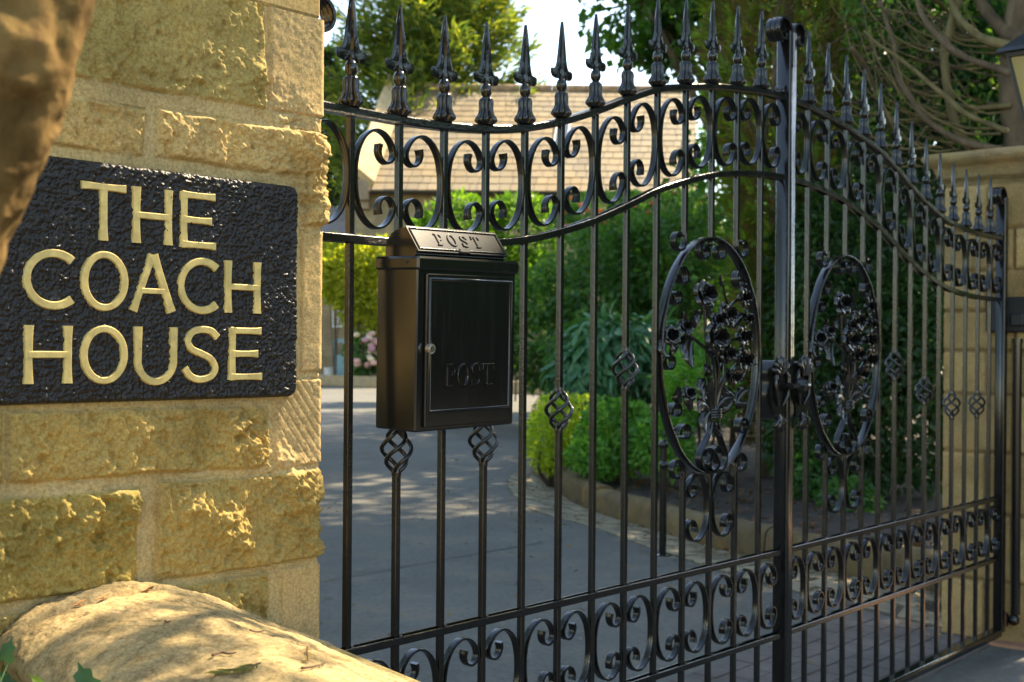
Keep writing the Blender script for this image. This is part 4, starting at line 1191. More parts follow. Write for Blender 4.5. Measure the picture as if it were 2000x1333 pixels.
SLATE = slate_mat("stone_slate", [(.15, .114, .064), (.19, .145, .080), (.165, .126, .070), (.215, .165, .092), (.125, .096, .056)])
SLATED = slate_mat("grey_slate", [(.22, .19, .19), (.28, .245, .24), (.25, .22, .215)])
DARK = simple("dark_gutter", (.025, .022, .02), .5)
WHITE = simple("white_window_paint", (.75, .74, .70), .5)
GLASS = simple("window_glass", (.03, .035, .04), .08)
def slates(b, e0, e1, r0, r1, rows, cols, g, th=.03):
    """overlapping slates between eave e0-e1 and ridge r0-r1"""
    e0, e1, r0, r1 = map(np.array, (e0, e1, r0, r1))
    nrm = unit(np.cross(e1 - e0, r0 - e0)); nrm = nrm if nrm[2] > 0 else -nrm
    for i in range(rows):
        t0, t1 = i / rows - .02, (i + 1.25) / rows
        t1 = min(t1, 1.0); nc = int(cols * g.uniform(.92, 1.08)); us = np.sort(np.clip(np.linspace(0, 1, nc + 1) + g.normal(size=nc + 1) * .12 / nc, 0, 1)); us[0] = 0; us[-1] = 1
        for j in range(nc):
            u0, u1 = us[j] + .0012, us[j + 1] - .0012
            P = lambda u, t: (e0 + (e1 - e0) * u) * (1 - t) + (r0 + (r1 - r0) * u) * t
            l0 = .032 + g.uniform(0, .008); l1 = .004; dd = g.uniform(-.002, .002)
            q = [P(u0, t0 + dd) + nrm * l0, P(u1, t0 + dd) + nrm * l0, P(u1, t1) + nrm * l1, P(u0, t1) + nrm * l1]
            slab(b, q, nrm, .04)
house = thing("stone_house", "tan stone house with a weathered slate roof, skylight and stone gable coping", "house", (.6, 38, 0))
hl = np.array(house.location)
YE, YRd = 36.0, 43.5
EL, ER_, RL, RR_ = at(727, 371, YE), at(1360, 369, YE), at(797, 180, YRd), at(1360, 174, YRd)
EL[2] = ER_[2] = (EL[2] + ER_[2]) / 2; RL[2] = RR_[2] = (RL[2] + RR_[2]) / 2
roof = MB(); n_ = unit(np.cross(ER_ - EL, RL - EL)); slab(roof, [EL - hl, ER_ - hl, RR_ - hl, RL - hl], n_, .12)
BL2, BR2 = RL + (RL - EL) * R3(0, 1, -1), RR_ + (RR_ - ER_) * R3(0, 1, -1)
n2 = unit(np.cross(RR_ - RL, BL2 - RL)); n2 = n2 if n2[2] > 0 else -n2
slab(roof, [RL - hl, RR_ - hl, BR2 - hl, BL2 - hl], n2, .12)
rf = roof.build("roof", SLATED, house)
sl = MB(); slates(sl, EL - hl, ER_ - hl, RL - hl, RR_ - hl, 17, 30, np.random.default_rng(3)); sl.build("slates", SLATE, rf)
rt = MB()
for k in range(18):
    p0 = RL + (RR_ - RL) * (k / 18.) - hl; p1 = RL + (RR_ - RL) * ((k + .97) / 18.) - hl
    rt.tube([p0 + R3(0, 0, .05), p1 + R3(0, 0, .05)], .15, 10)
rt.build("ridge_tiles", simple("ridge_tile", (.24, .15, .075), .85, 0, .55, 3, .5, 30, .02), rf, 40)
yw = YE + .35
b = MB(); x0_, x1_ = at(694, 400, yw)[0], ER_[0] + .4; zt_ = EL[2] - .05
b.box(R3((x0_ + x1_) / 2, yw + 3.3, zt_ / 2) - hl, (x1_ - x0_, 6.6, zt_)); b.build("wall", WALLM, house)
gut = MB().tube([EL + R3(-.05, -.06, -.10) - hl, ER_ + R3(0, -.06, -.10) - hl], .075, 8)
gut.tube([R3(EL[0] + .7, yw - .07, zt_ - .1) - hl, R3(EL[0] + .7, yw - .07, 0) - hl], .05, 8)
gut.build("gutter", DARK, house, 50)
cop = [at(686, 335, YE - .05), at(724, 366, YE - .05), at(800, 156, YRd), at(757, 148, YRd)]
cpm = MB(); nn_ = unit(np.cross(cop[1] - cop[0], cop[3] - cop[0])); nn_ = nn_ if nn_[2] > 0 else -nn_
slab(cpm, [c - hl for c in cop], nn_, -.22)
cpm.build("gable_coping", simple("coping_sandstone", (.40, .29, .14), .9, 0, .3, 2, .5, 20, .02), house)
kn = MB(); kc = (cop[0] + cop[1]) / 2
kn.box(R3(kc[0] - .02, YE + .30, kc[2] - .30) - hl, (.52, .75, .62), None, .03); kn.box(R3(kc[0] + .05, YE + .40, kc[2] - .72) - hl, (.34, .55, .26), None, .02)
kn.build("kneeler", simple("kneeler_stone", (.25, .19, .12), .9, 0, .3, 4), house)
P = lambda u, t: (EL + (ER_ - EL) * u) * (1 - t) + (RL + (RR_ - RL) * u) * t
skq = [P(.535, .34) , P(.583, .34), P(.583, .62), P(.535, .62)]
sk = MB(); slab(sk, [q + n_ * .10 - hl for q in skq], n_, .10); sk = sk.build("skylight", simple("skylight_frame", (.55, .50, .45), .5), rf)
g_ = [skq[0] + (skq[2] - skq[0]) * .12, skq[1] + (skq[3] - skq[1]) * .12, skq[2] - (skq[2] - skq[0]) * .12, skq[3] - (skq[3] - skq[1]) * .12]
gm = MB(); slab(gm, [q + n_ * .104 - hl for q in g_], n_, .003); gm.build("pane", GLASS, sk)
hwn = MB().box(R3(EL[0] + 2.2, yw - .0, 1.9) - hl, (1.0, .10, 1.2)); hwn = hwn.build("window", WHITE, house)
MB().box(R3(EL[0] + 2.2, yw - .052, 1.9) - hl, (.84, .006, 1.04)).build("pane", GLASS, hwn)
# cottage further left
Y2 = 41.0
cot = thing("cottage", "brown stone cottage with a pinkish slate roof seen past the sign pillar", "house", (at(600, 700, Y2)[0], Y2, 0)); cl = np.array(cot.location)
x0_, x1_ = at(430, 600, Y2)[0], at(688, 600, Y2)[0]; ze = at(640, 497, Y2)[2]; zr = at(640, 405, Y2 + 3.5)[2]
b = MB().box(R3((x0_ + x1_) / 2, Y2 + 3.5, ze / 2) - cl, (x1_ - x0_, 7, ze)); b.build("wall", WALLM, cot)
b = MB(); e0, e1, r0, r1 = R3(x0_ - .2, Y2 - .3, ze - .15), R3(x1_ + .2, Y2 - .3, ze - .15), R3(x0_ - .2, Y2 + 3.5, zr), R3(x1_ + .2, Y2 + 3.5, zr)
nn_ = unit(np.cross(e1 - e0, r0 - e0)); slab(b, [e0 - cl, e1 - cl, r1 - cl, r0 - cl], nn_, .1); b2 = r0 + R3(0, 3.8, ze - zr); b3 = r1 + R3(0, 3.8, ze - zr)
nb = unit(np.cross(r1 - r0, b2 - r0)); nb = nb if nb[2] > 0 else -nb; slab(b, [r0 - cl, r1 - cl, b3 - cl, b2 - cl], nb, .1)
rf2 = b.build("roof", SLATED, cot)
b = MB(); slates(b, e0 - cl, e1 - cl, r0 - cl, r1 - cl, 14, 20, np.random.default_rng(8)); b.build("slates", SLATED, rf2)
def window(xl, xr, yt, yb, frame_m):
    a, c = at(xl, yt, Y2 - .01), at(xr, yb, Y2 - .01); m_ = (a + c) / 2
    w = MB().box(R3(m_[0], Y2 - .02, m_[2]) - cl, (c[0] - a[0], .08, a[2] - c[2])).build("window", frame_m, cot)
    pn = MB()
    for sx in (-1, 1): pn.box(R3(m_[0] + sx * (c[0] - a[0]) * .23, Y2 - .063, m_[2]) - cl, ((c[0] - a[0]) * .38, .006, (a[2] - c[2]) * .86))
    pn.build("pane", GLASS, w)
window(650, 672, 584, 640, WHITE)
tl = simple("blue_green_paint", (.22, .36, .38), .5)
a, c = at(652, 662, Y2), at(678, 742, Y2); dr = MB().box(R3((a[0] + c[0]) / 2, Y2 - .02, c[2] / 2 + a[2] / 2) - cl, (c[0] - a[0], .08, a[2] - c[2])).build("door", tl, cot)
MB().box(R3((a[0] + c[0]) / 2 - .03, Y2 - .063, (c[2] + a[2]) / 2 + .35) - cl, ((c[0] - a[0]) * .5, .006, .4)).build("pane", GLASS, dr)
pt_ = at(645, 705, Y2 - 1.2); tb = thing("white_tub", "small white tub outside the blue green cottage door", "tub", (pt_[0], pt_[1], 0))
MB().lathe([(.001, 0), (.17, 0), (.21, .40), (.23, .42), (.20, .42), (.17, .1), (.001, .1)], (0, 0, 0), 20).build("tub_body", simple("white_plastic", (.75, .73, .70), .5), tb, 40)

# ------------------------------------------------------------------ trees
FIR = leaf_mat("fir_needles", [(0.039, 0.083, 0.029), (0.078, 0.127, 0.034), (0.146, 0.185, 0.039), (0.293, 0.303, 0.048)], .5, .5)
g = np.random.default_rng(21)
def conifer(name, label, x, Y, zb, zt, rmax, nb, m, per, ll, seed, lift=.25):
    g = np.random.default_rng(seed); base = R3(x, Y, 0)
    t = thing(name, label, "tree", tuple(base)); b = MB(); tr = MB()
    tr.tube([(0, 0, -.05), (.05, 0, zt * .5), (0, .05, zt * .97)], [rmax * .09, rmax * .06, .03], 10)
    Pa = []; Da = []; La = []
    for k in range(nb):
        f = (k + g.random()) / nb; z = zb + (zt - zb) * f ** .9
        r = rmax * (1 - f) ** .75 * g.uniform(.72, 1.12) + .15; az = g.uniform(0, 2 * math.pi)
        d = R3(math.cos(az), math.sin(az), 0); n_ = int(per * (.35 + r / rmax))
        s = g.random(n_) ** .75
        c = R3(0, 0, z) + d * (s * r)[:, None] + R3(0, 0, 1) * (lift * r * (s ** 2) - .18 * r * s)[:, None]
        wdt = .20 * r * (1 - s * .75) + .12
        side = np.cross(d, R3(0, 0, 1))
        c = c + side * (g.normal(size=n_) * wdt)[:, None] + R3(0, 0, 1) * (g.normal(size=n_) * wdt * .45)[:, None]
        Pa.append(c); Da.append(d * .8 + side * g.normal(size=(n_, 1)) * .7 + R3(0, 0, .45) + g.normal(size=(n_, 3)) * .35)
        if r > .8: tr.tube([R3(0, 0, z), R3(0, 0, z - .03 * r) + d * r * .45, R3(0, 0, z + (lift - .2) * r) + d * r * .9], [.05, .035, .012], 5)
    P = np.concatenate(Pa); D = np.concatenate(Da); n_ = len(P)
    add_leaves(b, P, D, R3(0, 0, 1) + g.normal(size=(n_, 3)) * .7, ll * g.uniform(.6, 1.4, n_), ll * .19 * g.uniform(.7, 1.3, n_))
    b.build("crown", m, t); tr.build("trunk", BARK, t, 180)
    return t
cx = at(838, 300, 46)
conifer("conifer_tree", "tall conifer with sunlit yellow green tips rising behind the slate roofed house", cx[0], 46, 2.5, 21.0, 5.4, 240, FIR, 290, .46, 22, .45)
FIRD = leaf_mat("dark_fir_needles", [(.022, .05, .028), (.035, .07, .034), (.05, .09, .04)], .35, .5)
cx = at(640, 300, 52)
conifer("conifer_tree", "darker blue green conifer left of the slate roofed house beside the sign pillar", cx[0], 52, 1.5, 13.5, 3.6, 130, FIRD, 130, .55, 23, .2)
cx = at(480, 300, 60)
DEC = leaf_mat("sycamore_leaf", [(0.033, 0.098, 0.023), (0.058, 0.143, 0.029), (0.091, 0.182, 0.033)], .5, .4)
def broadleaf(name, label, ells, n, L, Wd, m, seed, x, Y, r, limbs=10, gscale=1.2, gthr=-.12, barkm=None):
    g = np.random.default_rng(seed); base = R3(x, Y, 0)
    t = thing(name, label, "tree", tuple(base)); P, O = blob(ells, n, g, 1.3, gscale, gthr, seed)
    b = MB(); D = O * .5 + g.normal(size=P.shape) * .7 + R3(0, 0, -.35)
    add_leaves(b, P - base, D, R3(0, 0, 1) + g.normal(size=P.shape) * .6, L * g.uniform(.6, 1.3, len(P)), Wd * g.uniform(.7, 1.3, len(P)))
    b.build("crown", m, t)
    tr = MB(); top = np.mean([e[0] for e in ells], 0) - base
    trunk = smooth_path([(0, 0, -.05), (top[0] * .15, top[1] * .2, top[2] * .35), (top[0] * .5, top[1] * .5, top[2] * .8), tuple(top)], 24)
    tr.tube(trunk, np.linspace(r, r * .3, 24), 12)
    for k in range(limbs):
        e = ells[k % len(ells)]; tip = np.array(e[0]) - base + unit(g.normal(size=3)) * np.array(e[1]) * .75; p0 = trunk[int(g.uniform(9, 20))]
        mid = (p0 + tip) / 2 + R3(0, 0, .3) + g.normal(size=3) * .15
        tr.tube(smooth_path([p0, mid, tip], 14), np.linspace(r * .38, .012, 14), 7)
    tr.build("trunk", barkm or BARK, t, 180)
    return t
YD = 17.0
broadleaf("broadleaf_tree", "broadleaf tree overhanging the house roof, its leaves ragged against the sky", [pell(1330, -190, YD, 190, 270, 2.0), pell(1230, 20, YD, 100, 110, 1.0), pell(1400, 30, YD, 150, 110, 1.4), pell(1560, -150, YD, 200, 260, 2.0), pell(1180, -80, YD, 60, 90, .7), pell(1330, 95, YD, 90, 55, .7), pell(1300, -620, YD, 330, 320, 2.6)],
          17000, .15, .11, DEC, 31, at(1480, 700, YD)[0], YD, .2, 16, 1.5, -.1)
# thuja: flat sprays
def sprays(b, P, D, size, m, g, nl=9):
    D = unit(D); up = unit(g.normal(size=P.shape) * .6 + R3(0, 0, 1)); S = unit(np.cross(D, up))
    for k in range(nl):
        a = (k - (nl - 1) / 2) / ((nl - 1) / 2); st = abs(a)
        ang = a * .95 + g.normal(size=len(P)) * .12
        d = D * np.cos(ang)[:, None] + S * np.sin(ang)[:, None]
        o = P + D * (size * .55 * (1 - st))[:, None]
        add_leaves(b, o, d, up, size * (.62 - .22 * st) * g.uniform(.7, 1.2, len(P)), size * .105, .05)
THU = leaf_mat("thuja_spray", [(0.075, 0.125, 0.022), (0.112, 0.188, 0.030), (0.188, 0.275, 0.037), (0.150, 0.138, 0.037)], .45, .5)
THB = leaf_mat("thuja_brown", [(0.133, 0.094, 0.035), (0.203, 0.140, 0.053), (0.125, 0.133, 0.037)], .3, .7)
g = np.random.default_rng(41); YT = 9.6
th = at_ground(1510, 960); th = R3(th[0], YT, 0)
tt = thing("thuja_tree", "tall columnar conifer with flat bright green sprays and brown inner growth behind the gate", "tree", tuple(th))
def thuja(n, rs, z0, z1, off):
    z = g.uniform(z0, z1, n); a = g.uniform(0, 2 * math.pi, n)
    rad = np.interp(z, [0, .5, 1.6, 2.6, 3.4, 4.4, 6.5, 8.5], [.20, .28, .34, .42, .58, .66, .5, .1]) * rs * (1 + .35 * fbm(np.stack([np.cos(a) * 1.6, np.sin(a) * 1.6, z * 1.3], 1), 3, 5)) * np.sqrt(g.uniform(.55, 1.15, n))
    P = np.stack([rad * np.cos(a), rad * np.sin(a), z], 1); D = np.stack([np.cos(a), np.sin(a), .8 + 0 * a], 1) + g.normal(size=(n, 3)) * .45
    return P, D
bg = MB(); P, D = thuja(3600, 1.0, .9, 8.6, 0); sprays(bg, P, D, .17 * g.uniform(.6, 1.4, len(P)), None, g); bg.build("crown", THU, tt)
bg = MB(); P, D = thuja(5200, .84, .35, 8.0, 0); sprays(bg, P, D, .16 * g.uniform(.6, 1.3, len(P)), None, g, 7); bg.build("inner_growth", THB, tt)
b = MB().tube([(0, 0, -.05), (.03, 0, 2.5), (0, .02, 6), (0, 0, 8.2)], [.13, .10, .06, .01], 12)
for k in range(26):
    z = g.uniform(.3, 5); a = g.uniform(0, 6.28); b.tube([(0, 0, z), (.25 * math.cos(a), .25 * math.sin(a), z + .2), (.45 * math.cos(a), .45 * math.sin(a), z + .55)], [.02, .013, .005], 5)
b.build("trunk", BARK, tt, 180)
# tree with bare swooping limbs behind the right pillar
YB = 8.2
bt = at(2000, 700, YB); bt = R3(bt[0], YB, 0)
bare = thing("bare_limbed_tree", "old conifer behind the lantern pillar with bare swooping brown limbs", "tree", tuple(bt))
def limb(b, pts, r0, r1, Y0=YB, Y1=None, seed=0, seg=9):
    Y1 = Y0 if Y1 is None else Y1
    n_ = len(pts); P = np.array([at(x, y, Y0 + (Y1 - Y0) * k / (n_ - 1)) for k, (x, y) in enumerate(pts)]) - bt
    P = smooth_path(P, 8 * n_); rr = .82 * np.linspace(r0, r1, len(P)) * (1 + .16 * vnoise(P * 7, seed) + .14 * vnoise(P * 26, seed + 9))
    P = P + .012 * np.stack([vnoise(P * 5, seed + 1), vnoise(P * 5, seed + 2), vnoise(P * 5, seed + 3)], 1)
    b.tube(P, rr, seg)
b = MB(); limb(b, [(2012, 1200), (2004, 700), (1996, 300), (1984, 120), (1992, 20), (2010, -120), (2020, -420)], .17, .09, seg=16); b.build("trunk", BARK, bare, 180)
limbs = [([(1975, 296), (1930, 287), (1870, 274), (1815, 240), (1775, 192), (1752, 140), (1744, 85), (1728, 35), (1712, -30)], .030, .016, 7.9), ([(1968, 258), (1905, 232), (1852, 196), (1800, 150), (1760, 118), (1722, 88), (1690, 60)], .024, .012, 7.8),
         ([(1975, 145), (1905, 122), (1850, 90), (1815, 52), (1795, 8), (1785, -40)], .030, .020, 7.8), ([(1975, 92), (1915, 72), (1870, 32), (1855, -5), (1850, -60)], .040, .022, 7.9), ([(1990, 80), (1955, 55), (1925, 20), (1905, -20), (1880, -80)], .06, .04, 8.1),
         ([(1975, 207), (1925, 211), (1880, 207), (1850, 200)], .024, .018, 8.1), ([(1660, 94), (1690, 130), (1712, 180), (1730, 225), (1744, 262), (1748, 300)], .022, .016, 8.3), ([(1790, 0), (1812, -10), (1850, 20), (1880, 60)], .022, .016, 8.2),
         ([(1775, 300), (1800, 262), (1815, 240), (1830, 215)], .014, .008, 8.4), ([(1840, 38), (1800, 30), (1740, 20), (1700, 6)], .013, .008, 8.4), ([(1868, 205), (1835, 178), (1800, 182), (1760, 170), (1700, 176)], .011, .006, 8.5), ([(1850, 100), (1810, 92), (1760, 84), (1690, 92), (1640, 80)], .011, .006, 8.5)]
for k, (p, r0, r1, y_) in enumerate(limbs):
    b = MB(); limb(b, p, r0, r1, y_, y_ + .5, k * 7 + 1); b.build("limb", BARKO if k % 2 else BARK, bare, 180)
b = MB(); limb(b, [(1905, 292), (1878, 262), (1856, 215), (1846, 160), (1845, 105), (1858, 50), (1872, -10), (1880, -90)], .040, .030, 8.15, 8.3, 71, 12); b.build("limb", BARKO, bare, 180)
b = MB(); g = np.random.default_rng(79); b2_ = MB()
for k in range(44):
    x = g.uniform(1790, 2000); y = g.uniform(70, 330); sx = g.uniform(.6, 1.4); sy = g.uniform(.5, 1.3)
    limb(b2_, [(x, y), (x - 60 * sx, y + g.uniform(-12, 14)), (x - 120 * sx, y - 34 * sy), (x - 160 * sx, y - 90 * sy), (x - 178 * sx, y - 160 * sy)], g.uniform(.007, .014), .003, 8.1 + g.uniform(-.1, .9), None, 300 + k, 6)
o = b2_.build("branchlets", BARKO, bare, 180); o["kind"] = "stuff"
g = np.random.default_rng(77)
for k in range(150):
    x = g.uniform(1625, 1850); y = g.uniform(10, 330); l = g.uniform(30, 130); a = g.normal() * .28 + (math.pi if g.random() < .3 else 0)
    y1 = y + l * math.sin(a); limb(b, [(x, y), (x + l * .5 * math.cos(a), (y + y1) / 2 + g.normal() * 9), (x + l * math.cos(a), y1 + g.normal() * 8)], g.uniform(.004, .009), .002, 8.5 + g.uniform(-.2, 1.0), None, k, 5)
o = b.build("dead_twigs", bark_mat("twig_bark", [(.04, .028, .015), (.085, .060, .032), (.15, .112, .065)], 20), bare, 180); o["kind"] = "stuff"

DRH = leaf_mat("drive_hedge_leaf", [(.05, .10, .02), (.08, .14, .025), (.13, .17, .03)], .35, .4)
HED2 = leaf_mat("wood_leaf", [(0.020, 0.065, 0.033), (0.036, 0.106, 0.045), (0.073, 0.171, 0.065)], .4, .3)
g = np.random.default_rng(83)
P, O = blob([((bt[0], bt[1], 6.6), (2.3, 2.2, 2.1)), ((bt[0] - 1.2, bt[1] + 1.3, 5.6), (1.5, 1.6, 1.0)), ((bt[0] + .6, bt[1] - 1.4, 6.0), (1.6, 1.5, 1.4)), ((bt[0] - 1.0, bt[1] - .6, 7.4), (1.6, 1.5, 1.5)), ((bt[0] + .4, bt[1] + 1.2, 5.3), (1.6, 1.4, 1.1))], 17000, g, 1.2, 1.1, -.22, 84)
b = MB(); add_leaves(b, P - bt, O * .6 + g.normal(size=P.shape) * .6, R3(0, 0, 1) + g.normal(size=P.shape) * .6, .26 * g.uniform(.6, 1.3, len(P)), .10); b.build("crown", FIRD, bare)
lp_ = smooth_path([bt + R3(-.1, -.1, 5.2), R3(2.6, 6.6, 4.3), R3(1.55, 4.6, 3.35), R3(.95, 3.45, 2.85), R3(.62, 2.55, 2.50), R3(.50, 2.20, 2.42)], 90)
b = MB().tube(lp_ - bt, np.linspace(.06, .008, 90), 8)
k_ = g.integers(50, 90, 120); P = lp_[k_] + g.normal(size=(120, 3)) * R3(.16, .16, .07) + R3(0, 0, .05); P = P[(P[:, 2] > 1.13 + P[:, 1] * .315) & ((P - PF.o) @ PF.n > .13)]
for p in P[::3]: b.tube([lp_[np.argmin(((lp_ - p) ** 2).sum(1))] - bt, p - bt], [.006, .003], 5)
b.build("overhanging_limb", BARKO, bare, 180)
b = MB(); sprays(b, P - bt, g.normal(size=P.shape) * .5 + R3(-.5, -.6, -.1), .17 * g.uniform(.6, 1.3, len(P)), None, g, 9); b.build("sprays", THU, bare)
broadleaf("added_verge_tree", "unseen tree added on the road verge to darken reflections in flap and ironwork", [((5.9, 4.7, 4.6), (1.6, 1.6, 2.6)), ((6.6, 5.4, 3.2), (1.5, 1.4, 1.8)), ((5.4, 4.5, 6.3), (1.5, 1.4, 1.5)), ((6.0, 5.1, 1.0), (1.2, 1.6, 1.3))], 10500, .20, .13, HED2, 140, 6.2, 4.8, .2, 8, .9, -.5)  # added out of view; crown shaped to darken what flap and gate fronts reflect
# trees on the other side of the road, behind the camera: they close the sky that the paint and the plaque reflect
for k, (sa, r, h, lab) in enumerate(((6.0, 2.8, 2.7, "roadside tree across the road opposite the lantern pillar"), (12.0, 3.2, 2.9, "second roadside tree beyond the lantern pillar across the road"), (18.5, 3.4, 3.1, "third roadside tree beyond the lantern pillar across the road"), (25.5, 3.8, 3.3, "roadside tree across the road furthest from the house sign"))):
    x, y, _z = GL.pt(sa, 9.0, 0)
    broadleaf("roadside_tree", lab, [((x, y, h), (r, r * .8, 2.3)), ((x + 1.4, y + 1.5, h * .5), (r * .9, r * .6, 1.6)), ((x - 1.6, y - 1.3, h * .45), (r * .9, r * .6, 1.6))], 9000, .42, .30, HED2, 120 + k, x, y, .25, 8, .7, -.3)

PRG_ = leaf_mat("limb_leaf", [(.04, .10, .03), (.07, .15, .035), (.14, .21, .04)], .5)
g = np.random.default_rng(87); n_ = 1500
P = np.array([at(g.uniform(1640, 1990), g.uniform(-40, 290), g.uniform(8.3, 9.6)) for k in range(n_)]); P = P[fbm(P * 2.6, 3, 88) > .02]
b = MB(); add_leaves(b, P - bt, g.normal(size=P.shape) + R3(0, 0, -.3), R3(0, 0, 1) + g.normal(size=P.shape) * .6, .085 * g.uniform(.6, 1.3, len(P)), .045); b.build("sparse_foliage", PRG_, bare)
# ------------------------------------------------------------------ shrubs and hedges
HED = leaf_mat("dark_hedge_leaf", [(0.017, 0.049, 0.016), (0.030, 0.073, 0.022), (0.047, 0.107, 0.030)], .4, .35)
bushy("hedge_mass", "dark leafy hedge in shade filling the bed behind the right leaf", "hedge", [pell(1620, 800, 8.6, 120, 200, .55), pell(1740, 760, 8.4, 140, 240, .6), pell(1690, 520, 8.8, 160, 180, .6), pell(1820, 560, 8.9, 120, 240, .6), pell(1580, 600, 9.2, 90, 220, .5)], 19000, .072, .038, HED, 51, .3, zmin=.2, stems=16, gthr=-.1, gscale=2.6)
bushy("drive_hedge", "long hedge down the far side of the drive behind the sign pillar", "hedge", [((-3.4 - .12 * k, 3.4 + 2.1 * k, 1.8), (.9, 1.5, 2.3)) for k in range(7)], 16000, .16, .11, DRH, 154, .2, stems=14, gscale=1.3, gthr=-.6)
bushy("ivy_thicket", "tall dark ivy covered thicket behind the bare swooping limbs", "thicket", [pell(1760, 120, 10.6, 160, 210, .8), pell(1900, 150, 10.2, 140, 190, .7), pell(1720, 380, 10.8, 180, 160, .8), pell(1900, 380, 10.4, 160, 160, .7), pell(2050, 100, 10.2, 140, 300, .8), pell(1650, 60, 11.2, 120, 260, .8)], 15000, .10, .066, HED2, 52, .4, stems=14, gthr=-.15, gscale=1.8)
LIM = leaf_mat("wood_far_leaf", [(.03, .07, .015), (.07, .13, .022), (.14, .20, .03)], .5)
for nm, lab, e_, sd in (("wood_tree", "tree beyond the right end of the slate roof", [pell(1410, 320, 49, 110, 190, 2.5), pell(1485, 330, 34, 120, 200, 2.2), pell(1530, 380, 33, 120, 260, 2.2), pell(1400, 520, 33, 120, 120, 2.0)], 65), ("wood_tree", "tall tree filling the top right corner beyond the ivy thicket", [pell(1760, -60, 13.5, 260, 280, 1.5), pell(1990, -120, 13, 220, 320, 1.5), pell(1850, 250, 14, 330, 260, 1.4)], 61), ("wood_tree", "tree in the shade directly behind the columnar conifer", [((2.5, 14, 8.2), (2.4, 2.4, 1.7)), ((4, 19, 8.7), (2.7, 2.7, 1.8)), ((4.2, 24, 9.6), (2.8, 2.8, 1.9)), ((.9, 17.5, 9.0), (2.2, 2.2, 1.7)), pell(1540, 120, 19, 170, 260, 1.7), pell(1480, 420, 19, 190, 230, 1.6), pell(1650, 450, 17, 180, 240, 1.4)], 62)):
    broadleaf(nm, lab, e_, 24000 if sd == 62 else 9500, .17 if sd != 62 else .20, .12, LIM if sd == 61 else DEC, sd, e_[-1][0][0], e_[-1][0][1], .2, 8, 1.1, -.25)
MID = leaf_mat("shrub_leaf", [(0.045, 0.120, 0.039), (0.075, 0.179, 0.051), (0.128, 0.247, 0.060)], .45, .4)
bushy("garden_shrub", "large dark green shrub seen between the letterbox and the oval panel", "shrub", [pell(1180, 560, 17, 120, 130, 1.2), pell(1070, 640, 17.5, 90, 120, 1.0), pell(1290, 520, 16.5, 110, 110, 1.0), pell(1220, 690, 16, 160, 80, 1.0), pell(930, 640, 18, 100, 110, 1.0)], 17000, .115, .070, MID, 53, .25, stems=12, gscale=1.6)
bushy("far_hedge", "tall clipped hedge far behind the oval panel at the side of the drive", "hedge", [pell(1400, 590, 27, 120, 120, .9), pell(1520, 560, 27, 130, 160, .9), pell(1640, 600, 27, 130, 150, .9), pell(1770, 570, 26, 130, 190, .9), pell(1880, 560, 26, 120, 200, .9)], 16000, .15, .10, MID, 153, .2, stems=8, gscale=1.3, gthr=-.6)
BRI = leaf_mat("bright_shrub_leaf", [(0.060, 0.144, 0.022), (0.102, 0.204, 0.026), (0.156, 0.264, 0.036)], .5)
bushy("bright_shrub", "bright lime green shrub under the house eaves above the letterbox", "shrub", [pell(900, 455, 25, 90, 75, 1.0), pell(1010, 450, 25.5, 90, 70, 1.0), pell(830, 520, 25, 60, 90, 1.0), pell(960, 560, 25, 140, 90, 1.0)], 9000, .17, .08, BRI, 54, .1, stems=8, gscale=1.2)
bushy("rose_shrub", "loose shrub dotted with orange blooms below the right end of the slate roof", "shrub", [pell(1190, 430, 22, 100, 55, .8), pell(1310, 440, 21, 80, 60, .8), pell(1250, 520, 22, 110, 80, .8)], 6500, .14, .09, MID, 55, .2, stems=8, gscale=1.4)
rs = [o for o in SC.objects if o.name.startswith("rose_shrub")][0]
FLO = leaf_mat("orange_bloom", [(.55, .16, .04), (.60, .26, .09), (.48, .12, .05)], .4)
b = MB(); P, O = blob([pell(1190, 415, 21.6, 95, 45, .9), pell(1310, 420, 20.6, 70, 50, .9)], 60, np.random.default_rng(5), 4)
for p in P: b.sphere(p - np.array(rs.location), .055, 7, 5, (1, 1, .7))
o = b.build("blooms", FLO, rs, 180); o["kind"] = "stuff"
LAU = leaf_mat("long_leaf", [(0.046, 0.145, 0.073), (0.073, 0.206, 0.100), (0.124, 0.269, 0.136)], .25, .3, .5)
bushy("long_leaved_shrub", "rounded shrub of long drooping blue green leaves behind the two basket bars", "shrub", [pell(1190, 700, 11.6, 85, 85, .45), pell(1270, 690, 11.8, 70, 75, .4), pell(1140, 740, 11.5, 60, 60, .35)], 2300, .19, .055, LAU, 56, .8, True, 10, gscale=2.4, jitter=.5, gthr=-.4)
PRV = leaf_mat("golden_privet", [(0.239, 0.347, 0.039), (0.434, 0.545, 0.055), (0.696, 0.739, 0.076), (0.174, 0.304, 0.043)], .45, .4)
PRG = leaf_mat("green_privet", [(0.081, 0.220, 0.050), (0.139, 0.323, 0.060), (0.231, 0.440, 0.070)], .45, .4)
bushy("golden_shrub", "low golden leaved shrub at the rounded corner of the bed", "shrub", [pell(1082, 850, 9.9, 52, 75, .26), pell(1130, 840, 9.8, 60, 65, .28)], 3600, .048, .030, PRV, 57, .0, stems=9, gscale=5, zmin=.12)
bushy("low_green_shrub", "low green shrub spilling over the kerb left of the oval panel", "shrub", [pell(1210, 855, 9.2, 80, 75, .32), pell(1290, 870, 8.8, 60, 60, .3), pell(1170, 890, 9.0, 60, 40, .25)], 5200, .050, .032, PRG, 58, .0, stems=9, gscale=5, zmin=.1)
